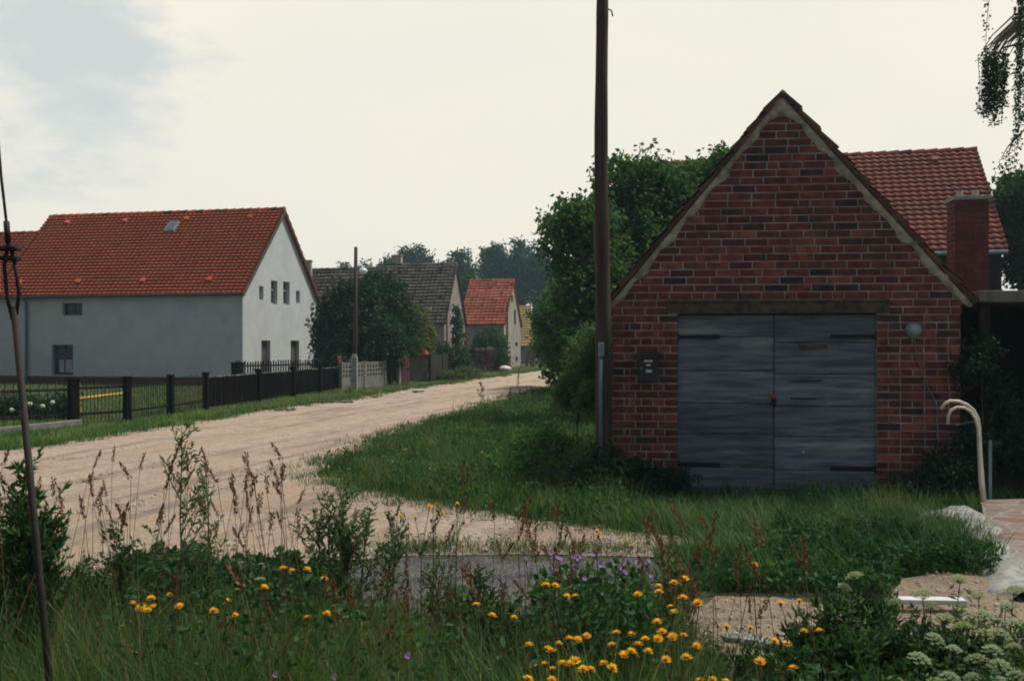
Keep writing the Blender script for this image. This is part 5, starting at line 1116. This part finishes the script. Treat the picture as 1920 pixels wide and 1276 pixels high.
# ---- yellow flowers
def head_mesh(r_, petals=16):
    mb = MB()
    for ring, (rr_, zz_, np_) in enumerate(((r_, .0, petals), (r_*.72, .004, petals-3), (r_*.42, .007, petals-7))):
        for k in range(np_):
            a = 2*math.pi*(k+random.uniform(-.25, .25))/np_; w_ = 2.0*rr_/np_*1.5; l0 = rr_*.15; l1 = rr_*random.uniform(.88, 1.08); up = rr_*(.12+ring*.22)+random.uniform(-.1, .12)*rr_
            c_, s_ = math.cos(a), math.sin(a); tdir = (-s_, c_)
            mb.add([(c_*l0-tdir[0]*w_*.3, s_*l0-tdir[1]*w_*.3, zz_), (c_*l0+tdir[0]*w_*.3, s_*l0+tdir[1]*w_*.3, zz_), (c_*l1*.7+tdir[0]*w_*.55, s_*l1*.7+tdir[1]*w_*.55, zz_+up*.8), (c_*l1, s_*l1, zz_+up), (c_*l1*.7-tdir[0]*w_*.55, s_*l1*.7-tdir[1]*w_*.55, zz_+up*.8)], [(0, 1, 2, 3, 4)], 0)
    lump(mb, (0, 0, .004), r_*.26, (1, 1, .55), 1, 4, 8, .05)
    # green cup
    n = 8; mb.add([(r_*.12*math.cos(2*math.pi*k/n), r_*.12*math.sin(2*math.pi*k/n), -r_*.5) for k in range(n)]+[(r_*.34*math.cos(2*math.pi*k/n), r_*.34*math.sin(2*math.pi*k/n), .003) for k in range(n)], [(k, (k+1) % n, n+(k+1) % n, n+k) for k in range(n)], 2, .5)
    o = mb.build('flower_head', ['yellow_petal', 'orange_centre', 'stem'])
    me = o.data; bpy.data.objects.remove(o); return me
heads = [head_mesh(.0205, 18) for _ in range(4)]
small = [head_mesh(.0145, 14) for _ in range(2)]
FL = [(268, 1143, 4, 3.6, 'tight group of four yellow flowers lowest at the left of the meadow'), (314, 1128, 3, 3.7, 'three yellow flowers just right of the leftmost yellow group'), (422, 1138, 3, 3.8, 'pair of small yellow flowers on leaning stems left of centre'), (495, 1103, 1, 3.9, 'single yellow flower under the white yarrow'),
 (552, 1070, 3, 4.1, 'yellow flowers stacked on one stem left of the bushy mugwort'), (608, 1085, 1, 4.0, 'single wide yellow flower at the foot of the bushy mugwort'), (594, 1160, 2, 3.6, 'two flat yellow flowers below the bushy mugwort'),
 (790, 962, 4, 4.3, 'tall stalk with small yellow flowers standing against the sandy track'), (812, 950, 1, 4.35, 'single yellow flower topping a tall stem against the track'), (857, 945, 1, 4.4, 'highest small yellow flower beside pale grass ears'), (868, 1022, 1, 4.3, 'small yellow flower at the edge of the grey gravel'),
 (893, 1133, 1, 3.7, 'single yellow flower on bare stem below the grey gravel'), (943, 1154, 2, 3.6, 'double yellow flower between the gravel and the large yellow groups'), (1120, 996, 1, 4.1, 'single yellow flower above the purple blossoms'), (1154, 1015, 2, 4.0, 'two yellow flowers right above the purple blossoms'),
 (1052, 1110, 4, 3.7, 'four yellow flowers in a cluster below the purple blossoms'), (992, 1210, 1, 3.4, 'single round yellow flower left of the large central group'), (1026, 1214, 1, 3.4, 'yellow flower second from left in the central group'), (1066, 1200, 5, 3.4, 'wide upper cluster of the central yellow group'), (1036, 1240, 5, 3.3, 'dense lower yellow cluster near the bottom edge'), (1112, 1250, 5, 3.3, 'loose cluster of yellow flowers at the bottom edge centre'),
 (1185, 1204, 8, 3.4, 'broadest flat yellow flower cluster right of centre'), (1190, 1225, 3, 3.4, 'small yellow heads just below the broadest cluster'), (1266, 1230, 2, 3.4, 'two yellow flowers low beside the broadest cluster'), (1272, 1192, 4, 3.5, 'four yellow flowers above the two low ones right of centre'), (1215, 1110, 2, 3.7, 'pair of yellow flowers facing the gravel edge'), (1260, 1094, 3, 3.8, 'three yellow flowers nearest the sandy track at right of centre'),
 (1282, 1132, 3, 3.7, 'drooping yellow flowers among dry grass ears'), (1250, 1157, 2, 3.6, 'broad yellow flower below the drooping ones'), (1414, 1060, 1, 4.2, 'lone yellow flower in front of the dark weed mound'), (1482, 1130, 2, 4.0, 'lone broad yellow flower over the sandy patch'), (1386, 1179, 2, 3.8, 'two yellow flowers at the left of the pale stones'), (1452, 1202, 1, 3.8, 'yellow flower right above the pale stones'), (1475, 1206, 1, 3.8, 'yellow flower at the right end of the pale stones'),
 (1523, 1188, 2, 3.8, 'yellow flower beside dark weeds and brown buds'), (1425, 1240, 1, 3.6, 'single yellow flower below the pale stones'), (1487, 1253, 1, 3.6, 'small yellow flower at the bottom edge right of the stones'), (1335, 1268, 3, 3.4, 'yellow flowers cut by the bottom edge right of centre'), (1012, 1268, 2, 3.2, 'yellow flower peeping over the bottom edge left of the central group'), (903, 848, 1, 11, 'tiny yellow flower in the verge grass'), (1507, 848, 1, 9.2, 'small yellow flower growing in front of the grey doors')]
for px, py, n, d, lab in FL:
    p = at(px, py, d); t = thing('yellow_flower', lab, 'flower', (p.x+random.uniform(-.04, .04), d, 0), 0, 'yellow composite flowers in the meadow'); o = Vector(t.location); small_ = py < 1040
    mb = MB(); fork = p-o-Vector((0, 0, .10+.02*n)); mb.tube([(0, 0, 0), fork*.5+Vector((random.uniform(-.02, .02), 0, 0)), fork], [.0032, .0026, .002], 5)
    for k in range(n):
        sp_ = .012*math.sqrt(n)*(2.4 if small_ and n > 1 else 1.45)
        off_ = Vector((random.uniform(-1.5, 1.5)*sp_, random.uniform(-1, 1)*sp_*1.6, random.uniform(-.7, .6)*sp_)) if n > 1 else Vector((0, 0, 0))
        if n > 1: off_.x = sp_*(-1.5+3*k/(n-1))+random.uniform(-.006, .006)
        hp_ = p-o+off_; mb.tube([fork, fork.lerp(hp_, .5)+Vector((0, 0, .01)), hp_-Vector((0, 0, .006))], [.0018, .0015, .0015], 4)
        h_ = bpy.data.objects.new('flower_head', random.choice(small if (small_ or d > 8) else heads)); COL.objects.link(h_); h_.parent = t; h_.location = hp_; h_.rotation_euler = (random.uniform(-.1, .5), random.uniform(-.35, .35), random.random()*6); s_ = random.uniform(.8, 1.2); h_.scale = (s_, s_, s_*random.uniform(.8, 1.3))
    for k in range(3 if n > 1 else 1):   # closed brownish buds
        b = fork+Vector((random.uniform(-.04, .04), random.uniform(-.03, .03), random.uniform(.02, .07))); mb.tube([fork, b], [.0014, .0012], 4); lump(mb, b, .006, (1, 1, 1.4), 1, 4, 6, .05)
    for k in range(4):
        f = random.uniform(.2, .8); c = fork*f; a = random.random()*6.28; L = random.uniform(.06, .12); mb.add([c, c+Vector((math.cos(a)*L*.5-.008, math.sin(a)*L*.5, .03)), c+Vector((math.cos(a)*L, math.sin(a)*L, .02)), c+Vector((math.cos(a)*L*.5+.008, math.sin(a)*L*.5, .03))], [(0, 1, 2, 3)], 0)
    mb.build('stem', ['stem', 'dry_stalk'], t)
# ---- grass ears and sorrel stalks
def ear_mesh(L, kind):
    P = []; n = int(L*520); 
    for k in range(n):
        u = k/n; P.append((random.gauss(0, .0035+.003*math.sin(u*3)), random.gauss(0, .0035), u*L))
    C_ = np.array(P); V, q, va = leaves(C_, rng.uniform(.010, .018, len(C_)), .45, -.6, dirs=np.tile([0, 0, 1.], (len(C_), 1)))
    o = np_obj('ear', V, q, va, 'dry_stalk'); me = o.data; bpy.data.objects.remove(o); return me
ears = [ear_mesh(L, 0) for L in (.07, .09, .11, .15)]
ER = []
def zone(n, x0, x1, y0, y1, d0, d1, lab, grp, lk): ER.append((n, x0, x1, y0, y1, d0, d1, lab, grp, lk))
zone(62, -10, 560, 860, 1010, 3.9, 5.4, 'brown grass ear leaning over the sandy road at the left', 'brown ears against the road at left', (0, 1, 2))
zone(9, 440, 570, 930, 1030, 4.6, 5.4, 'nodding brown ear left of the bushy pale mugwort', 'nodding ears left of the mugwort', (1, 2))
zone(16, 780, 1060, 960, 1060, 4.2, 5.2, 'thin brown ear standing before the sandy track and gravel', 'thin ears before the gravel', (1, 2))
zone(9, 985, 1110, 1030, 1130, 3.8, 4.4, 'rusty red sorrel spike beside the purple blossoms', 'rusty sorrel spikes', (3,))
zone(16, 1150, 1330, 990, 1150, 3.7, 4.6, 'pale brown seed ear among the yellow flowers right of centre', 'pale ears right of centre', (1, 2, 3))
zone(26, 240, 900, 1100, 1240, 3.3, 4.2, 'brown seed ear low in the meadow grass', 'low brown ears in the meadow', (0, 1, 2))
zone(14, 1290, 1520, 1020, 1170, 3.7, 4.6, 'pale brown seed ear in front of the dark weed mound', 'pale ears before the weed mound', (1, 2))
zone(14, 600, 1000, 1060, 1150, 3.8, 4.6, 'brown seed ear at the near side of the grey gravel', 'ears at the near gravel side', (0, 1, 2))
zone(2, 858, 876, 895, 910, 5.4, 5.5, 'pale straw coloured ear in front of the verge grass', 'pair of pale tall ears', (2,))
for n, x0, x1, y0, y1, d0, d1, lab, grp, lk in ER:
    for k in range(n):
        d = random.uniform(d0, d1); p = at(random.uniform(x0, x1), random.uniform(y0, y1), d); base = Vector((p.x+random.uniform(-.15, .15), d+random.uniform(-.1, .1), 0))
        t = thing('seed_stalk', lab, 'grass stalk', base, 0, grp); mb = MB(); q = p-base; m_ = q*.55+Vector((-q.x*.25, 0, 0)); mb.tube([(0, 0, 0), m_, q], [.0018, .0014, .001], 4); mb.build('stem', 'dry_stalk' if random.random() < .6 else 'stem', t)
        e = bpy.data.objects.new('ear', ears[random.choice(lk)]); COL.objects.link(e); e.parent = t; e.location = q; dr_ = (q-m_).normalized()+Vector((random.gauss(0, .3), random.gauss(0, .2), random.uniform(-.1, .1))); e.rotation_euler = dr_.to_track_quat('Z', 'Y').to_euler(); s_ = random.uniform(.8, 1.15); e.scale = (s_*1.1, s_*1.1, s_)
# ---- umbels
def umbel_mesh(r_):
    mb = MB()
    for k in range(22):
        a = k*2.4; rr_ = r_*math.sqrt((k+.5)/22); c = Vector((rr_*math.cos(a), rr_*math.sin(a), -rr_*rr_/r_*.6)); mb.tube([(0, 0, -r_*.9), c*.9+Vector((0, 0, -.006))], [.0008, .0006], 3, 1)
        for q in range(12):
            b = q*2.4; r2_ = .0095*math.sqrt((q+.5)/12)*r_/.045; x, y = c.x+r2_*math.cos(b), c.y+r2_*math.sin(b); z = c.z+random.uniform(-.002, .003); s_ = .0031*r_/.045; v = random.random()
            mb.add([(x-s_, y, z), (x, y-s_, z+.0012), (x+s_, y, z), (x, y+s_, z+.0012)], [(0, 1, 2, 3)], 0, v)
            mb.add([(x-s_*.7, y-s_*.7, z-.0015), (x+s_*.7, y-s_*.7, z-.001), (x, y+s_*.2, z+.003)], [(0, 1, 2)], 0, v)
    o = mb.build('umbel', ['umbel', 'stem']); me = o.data; bpy.data.objects.remove(o); return me
ums = [umbel_mesh(r_) for r_ in (.034, .027, .040)]
UM = [(1600, 1072, 3.9), (1585, 1095, 3.9), (1730, 1105, 3.9), (1800, 1078, 4.0), (1680, 1122, 3.9), (1770, 1150, 3.7), (1805, 1165, 3.6), (1885, 1130, 3.8), (1845, 1145, 3.7), (1755, 1190, 3.6), (1790, 1210, 3.5), (1880, 1180, 3.6), (1860, 1210, 3.5), (1900, 1205, 3.5), (1830, 1225, 3.4), (1750, 1270, 3.4), (1680, 1268, 3.4), (1875, 1240, 3.4), (1905, 1258, 3.3), (1820, 1262, 3.3), (1900, 1098, 3.9), (1895, 1160, 3.7), (1835, 1110, 3.9), (1725, 1225, 3.5), (1850, 1180, 3.6), (1745, 1130, 3.9), (1870, 1268, 3.3), (1780, 1262, 3.3)]
for i, (px, py, d) in enumerate(UM):
    p = at(px, py, d); base = Vector((p.x+random.uniform(-.06, .06), d, 0)); lab = 'white umbel flower on a dark green stem in the lower right corner'
    if i < 2: lab = ('white umbel highest and furthest left, before the dark weed mound', 'small greenish umbel just below the furthest left white umbel')[i]
    t = thing('umbel_flower', lab, 'flower', base, 0, 'white umbels at the lower right' if i > 1 else None); mb = MB(); q = p-base; r_ = (.034, .027, .040)[i % 3]
    mb.tube([(0, 0, 0), q*.5+Vector((random.uniform(-.02, .02), 0, 0)), q-Vector((0, 0, r_*.9))], [.004, .003, .002], 6); mb.build('stem', 'stem', t)
    u_ = bpy.data.objects.new('umbel', ums[i % 3]); COL.objects.link(u_); u_.parent = t; u_.location = q; u_.rotation_euler = (random.uniform(-.1, .35), random.uniform(-.25, .25), random.random()*6)
    m_ = 60; C_ = np.array([tuple(q*random.uniform(.25, .92)+Vector((random.gauss(0, .05), random.gauss(0, .05), 0))) for _ in range(m_)]); leaf_stuff('foliage', C_, rng.uniform(.02, .05, m_), 'mugwort', parent=t, ratio=.3)
# yarrow
for px, py, d, lab in ((487, 1082, 4.4, 'white yarrow flower, largest of the three left of the mugwort'), (452, 1052, 4.6, 'small white yarrow above and left of the largest one'), (490, 1055, 4.6, 'small white yarrow straight above the largest one'), (445, 1102, 4.3, 'tiny white flower low and left of the largest yarrow')):
    p = at(px, py, d); t = thing('yarrow_flower', lab, 'flower', (p.x, d, 0)); mb = MB(); mb.tube([(0, 0, 0), (0.01, 0, p.z*.5), (0, 0, p.z-.03)], [.003, .0025, .002], 5); mb.build('stem', 'stem', t)
    u_ = bpy.data.objects.new('umbel', ums[1]); COL.objects.link(u_); u_.parent = t; u_.location = (0, 0, p.z); s_ = .85 if 'largest of' in lab else .5; u_.scale = (s_, s_, s_*.5)
# purple cranesbill
def crane_mesh():
    mb = MB()
    for k in range(5):
        a = 2*math.pi*k/5; c_, s_ = math.cos(a), math.sin(a); r_ = .011; w_ = .006
        mb.add([(0, 0, 0), (c_*r_*.6-s_*w_, s_*r_*.6+c_*w_, .005), (c_*r_*1.05, s_*r_*1.05, .008), (c_*r_*.6+s_*w_, s_*r_*.6-c_*w_, .005)], [(0, 1, 2, 3)], 0, .5)
    lump(mb, (0, 0, .003), .003, (1, 1, 1), 1, 3, 5, .0)
    o = mb.build('flower_head', ['purple_petal', 'white_petal']); me = o.data; bpy.data.objects.remove(o); return me
cr = crane_mesh()
CRN = [(985, 1048), (1030, 1038), (1042, 1066), (1050, 1048), (1080, 1050), (1096, 1085), (1088, 1045), (1078, 1058), (1140, 1015), (1160, 1070), (1222, 1080), (1190, 1052), (1138, 1118), (1168, 1068), (1034, 1072), (1112, 1040), (1125, 1060), (1215, 1052)]
for i, (px, py) in enumerate(CRN):
    d = random.uniform(3.9, 4.2); p = at(px, py, d); base = Vector((at(1090, 1100, d).x*.6+p.x*.4, d, 0)); t = thing('cranesbill_flower', 'small purple cranesbill blossom in the loose patch before the grey gravel', 'flower', base, 0, 'purple cranesbill blossoms'); q = p-base
    mb = MB(); mb.tube([(0, 0, 0), q*.6, q-Vector((0, 0, .002))], [.0025, .0018, .001], 4); mb.build('stem', 'stem', t)
    for k in range(random.choice((1, 2, 2))):
        h_ = bpy.data.objects.new('flower_head', cr); COL.objects.link(h_); h_.parent = t; h_.location = q+Vector((random.uniform(-.02, .02)*k, 0, random.uniform(-.02, .02)*k)); h_.rotation_euler = (random.uniform(.5, 1.4), random.uniform(-.4, .4), random.random())
P3 = np.column_stack([rng.uniform(*(at(1000, 0, 4).x, at(1230, 0, 4).x), 2600), rng.uniform(3.8, 4.4, 2600), np.zeros(2600)]); P3[:, 2] = rng.uniform(.3, .68, 2600)
leaf_stuff('cranesbill_leaves', P3, rng.uniform(.02, .045, 2600), 'leaf', 'cut green leaves below the purple cranesbill blossoms', 'weeds', ratio=.7)
for i, (px, py, lab) in enumerate(((517, 1263, 'single violet blossom low in the grass at the bottom edge left of centre'), (628, 1268, 'pale whitish blossom at the bottom edge right of the violet one'), (765, 1228, 'pale lilac blossom in the grass below centre'))):
    d = 3.25; p = at(px, py, d); t = thing('violet_flower', lab, 'flower', (p.x, d, 0)); mb = MB(); mb.tube([(0, 0, 0), (0, 0, p.z)], [.002, .0015], 4); mb.build('stem', 'stem', t)
    h_ = bpy.data.objects.new('flower_head', cr); COL.objects.link(h_); h_.parent = t; h_.location = (0, 0, p.z); h_.rotation_euler = (1.2, .2, 0)
# white and lilac dots in the verge
for i, (px, py, k_) in enumerate([(988, 840, 'w'), (1012, 842, 'w'), (1022, 834, 'w'), (1035, 852, 'w'), (1005, 850, 'w'), (1024, 840, 'w'), (805, 878, 'w'), (735, 865, 'w'), (760, 842, 'w'), (1046, 775, 'l'), (1062, 772, 'l'), (1078, 776, 'l'), (1090, 770, 'l'), (1102, 772, 'l'), (1086, 778, 'l'), (920, 762+20, 'w'), (1012, 770, 'w')]):
    x, y = g(px, py+16); p = at(px, py, y); mb = MB(); lump(mb, (0, 0, p.z), .016, (1.3, 1.3, .7), 0, 3, 6, .1); mb.tube([(0, 0, 0), (0, 0, p.z)], .003, 4, 1)
    o = mb.build('verge_flower', ['white_petal' if k_ == 'w' else 'purple_petal', 'stem']); o.location = (p.x, y, 0)
    tag(o, 'small white flower dotted in the verge grass left of the shed' if k_ == 'w' else 'small lilac flower in the verge grass by the utility pole', 'flower', 'white verge flowers' if k_ == 'w' else 'lilac verge flowers')

# grass tufts creeping over the road's edges
def edge_tufts(edge, n, spread, name, label, hgt):
    e = np.array([g(*p) for p in edge]); seg = np.linalg.norm(np.diff(e, axis=0), axis=1)/np.minimum(e[:-1, 1], 60)**1.0; cs = np.concatenate([[0], np.cumsum(seg)]); u = rng.random(n//40)*cs[-1]
    cx_ = np.interp(u, cs, e[:, 0]); cy_ = np.interp(u, cs, e[:, 1]); c = np.column_stack([cx_, cy_])+rng.normal(0, spread, (len(u), 2))*np.array([1, .8])
    P = np.repeat(c, 40, 0)+rng.normal(0, 1, (len(u)*40, 2))*np.repeat(rng.uniform(.04, .22, len(u)), 40)[:, None]
    P = P[(P[:, 1] > 7.8) & ~inside(P, SHED)]
    put_blades(name, P, rng.uniform(.03, hgt, len(P)), np.maximum(.006, P[:, 1]*.0008), rng.uniform(.02, .08, len(P)), 'grass', label, 'grass', seg=2)
edge_tufts(road_right[:-1], 22000, .22, 'edge_tufts', 'loose grass tufts creeping over the near road edge by the verge', .13)
edge_tufts(road_left[2:], 12000, .2, 'edge_tufts', 'loose grass tufts creeping over the far road edge by the fences', .12)
# pebbles
def pebbles(name, n, poly, d0, d1, smin, smax, m, label, z=.02):
    P = scatter(n, d0, d1, -80, 1960); P = P[inside(P, poly)]; n = len(P); o = np.array([[1, 0, 0], [0, 1, 0], [-1, 0, 0], [0, -1, 0], [0, 0, 1], [0, 0, -1]], float)
    s_ = rng.uniform(smin, smax, n)**1.0; R_ = rng.uniform(.6, 1.2, (n, 6, 1)); a = rng.uniform(0, 6.28, n); V = o[None]*R_*np.array([1.2, 1, .6])*s_[:, None, None]
    x = V[:, :, 0]*np.cos(a)[:, None]-V[:, :, 1]*np.sin(a)[:, None]; y = V[:, :, 0]*np.sin(a)[:, None]+V[:, :, 1]*np.cos(a)[:, None]; V = np.stack([x+P[:, :1], y+P[:, 1:], V[:, :, 2]+z], 2)
    f = np.array([[0, 1, 4], [1, 2, 4], [2, 3, 4], [3, 0, 4], [1, 0, 5], [2, 1, 5], [3, 2, 5], [0, 3, 5]]); Fq = (f[None]+(np.arange(n)*6)[:, None, None]).reshape(-1, 3)
    tag(np_obj(name, V.reshape(-1, 3), Fq, np.repeat(rng.random(n), 8), m), label, 'pebbles', kind='stuff')
M['pebble'] = mat('pebble', None, (.8, .8, .8), rough=.9, varcols=[(.27, .23, .19), (.42, .35, .29), (.60, .52, .44)])
M['grey_pebble'] = mat('grey_pebble', None, (.8, .8, .8), rough=.9, varcols=[(.09, .09, .1), (.16, .16, .17), (.25, .25, .26)])
pebbles('pebbles', 9000, RP, 7.6, 26, .006, .02, 'pebble', 'small pebbles and crumbs scattered on the sandy road', .025)
pebbles('pebbles', 30000, GP, 6.1, 8.2, .003, .009, 'grey_pebble', 'grey gravel stones of the small gravelled patch', .03)
pebbles('pebbles', 4000, SP, 4.9, 7.2, .005, .015, 'pebble', 'pebbles scattered on the sandy patch at the lower right', .02)
# ------------------------------------------------------------------ haze
mb = MB(); mb.box((0, 134, 9), (484, 340, 20)); hz_ = mb.build('haze', 'glass'); hz_.data.materials.clear()
hm = bpy.data.materials.new('haze'); hm.use_nodes = True; t_ = hm.node_tree; t_.nodes.clear(); o_ = N(t_, 'ShaderNodeOutputMaterial'); v_ = N(t_, 'ShaderNodeVolumePrincipled')
v_.inputs['Color'].default_value = (.55, .80, .95, 1); v_.inputs['Density'].default_value = .0008; v_.inputs['Anisotropy'].default_value = .2; L_(t_, v_.outputs[0], o_.inputs['Volume']); hz_.data.materials.append(hm)
tag(hz_, 'thin pale blue haze filling the air above the village street', 'haze', kind='stuff')

edge_tufts([(600, 1052), (760, 1040), (900, 1030), (1000, 1036), (1100, 1030), (1260, 1038)], 3400, .10, 'edge_tufts', 'low leafy tufts along the back edge of the grey gravel patch', .12)
for i, (px, yt, d, nst, lab) in enumerate(((1500, 1000, 7.6, 4, 'grey green weed at the left end of the dark mound'), (1590, 985, 7.9, 5, 'tallest grey green weed in the middle of the dark mound'), (1680, 1005, 7.6, 4, 'grey green weed at the right part of the dark mound'), (1440, 1035, 7.2, 3, 'small grey green weed at the track side of the dark mound'))):
    mugwort('mugwort_plant', lab, px, yt, d, 16, .2, 60+i, 'mugwort' if i % 2 else 'leaf', leafs=.045, stems=nst)
for i, (px, yt, d, nst, lm, lab) in enumerate(((1700, 1160, 4.0, 5, 'leaf', 'leafy dark weed among the leftmost white umbels'), (1790, 1190, 3.8, 6, 'leaf', 'leafy dark weed in the middle of the white umbels'), (1880, 1180, 3.8, 6, 'mugwort', 'grey green weed under the rightmost white umbels'), (1470, 1215, 3.8, 4, 'leaf', 'low weed right under the pale stones'), (1220, 1050, 4.7, 3, 'mugwort', 'slim grey green weed behind the pale brown seed ears'), (850, 1060, 4.8, 3, 'mugwort', 'slim weed shoots in front of the left part of the gravel'), (200, 1000, 4.9, 4, 'leaf', 'leafy weed just right of the guy rod'), (960, 1090, 4.3, 4, 'leaf', 'low leafy weed in front of the middle of the gravel'))):
    mugwort('meadow_weed', lab, px, yt, d, 18, .2, 80+i, lm, leafs=.036, stems=nst)

# grey stones spilling over the rim of the gravel
rim = np.array([g(*p) for p in [(600, 1050), (760, 1046), (900, 1042), (1050, 1044), (1200, 1044), (1290, 1070)]]); t_r = rng.random(60)*5
ring = []
for a_ in np.sort(t_r): k_ = min(int(a_), 4); c_ = rim[k_]+(rim[k_+1]-rim[k_])*(a_-k_); ring.append(c_)
RG = np.concatenate([np.array(ring)+np.column_stack([np.zeros(60), .12+.16*rng.random(60)]), np.array(ring[::-1])-np.array([0, .1])])
pebbles('pebbles', 16000, RG, 7.0, 8.6, .003, .010, 'grey_pebble', 'loose grey stones spilling from the gravel patch onto the sandy track', .028)
# weeds and paler tussocks breaking up the verge
cxy = scatter(420, 8.6, 34, 620, 1180); cxy = cxy[free(cxy)]; hh_ = rng.uniform(.08, .26, len(cxy)); m_ = 46
P3 = np.repeat(np.column_stack([cxy, np.zeros(len(cxy))]), m_, 0)+np.column_stack([rng.normal(0, .12, (len(cxy)*m_, 2)), rng.random(len(cxy)*m_)*np.repeat(hh_, m_)])
leaf_stuff('verge_weeds', P3, rng.uniform(.03, .07, len(P3)), 'walnut', 'leafy weed patches scattered through the grass verge left of the shed', 'weeds', var=np.clip(np.repeat(rng.random(len(cxy)), m_)+rng.normal(0, .15, len(P3)), 0, 1))
cxy = scatter(700, 8.6, 34, 620, 1190); cxy = cxy[free(cxy)]; m_ = 26; n_c = len(cxy)
P = np.repeat(cxy, m_, 0)+rng.normal(0, .10, (n_c*m_, 2)); hh_ = np.repeat(rng.uniform(.14, .42, n_c), m_)*rng.uniform(.5, 1.1, n_c*m_)
V, q, va = blades(np.column_stack([P, np.zeros(len(P))]), hh_, np.maximum(.006, P[:, 1]*.0007), hh_*rng.uniform(.1, .9, len(P)), 3, var=np.clip(np.repeat(rng.random(n_c), m_)+rng.normal(0, .1, len(P)), 0, 1))
tag(np_obj('tussock_grass', V, q, va, 'dark_grass'), 'taller pale and dark grass tussocks in the verge left of the shed', 'grass', kind='stuff')
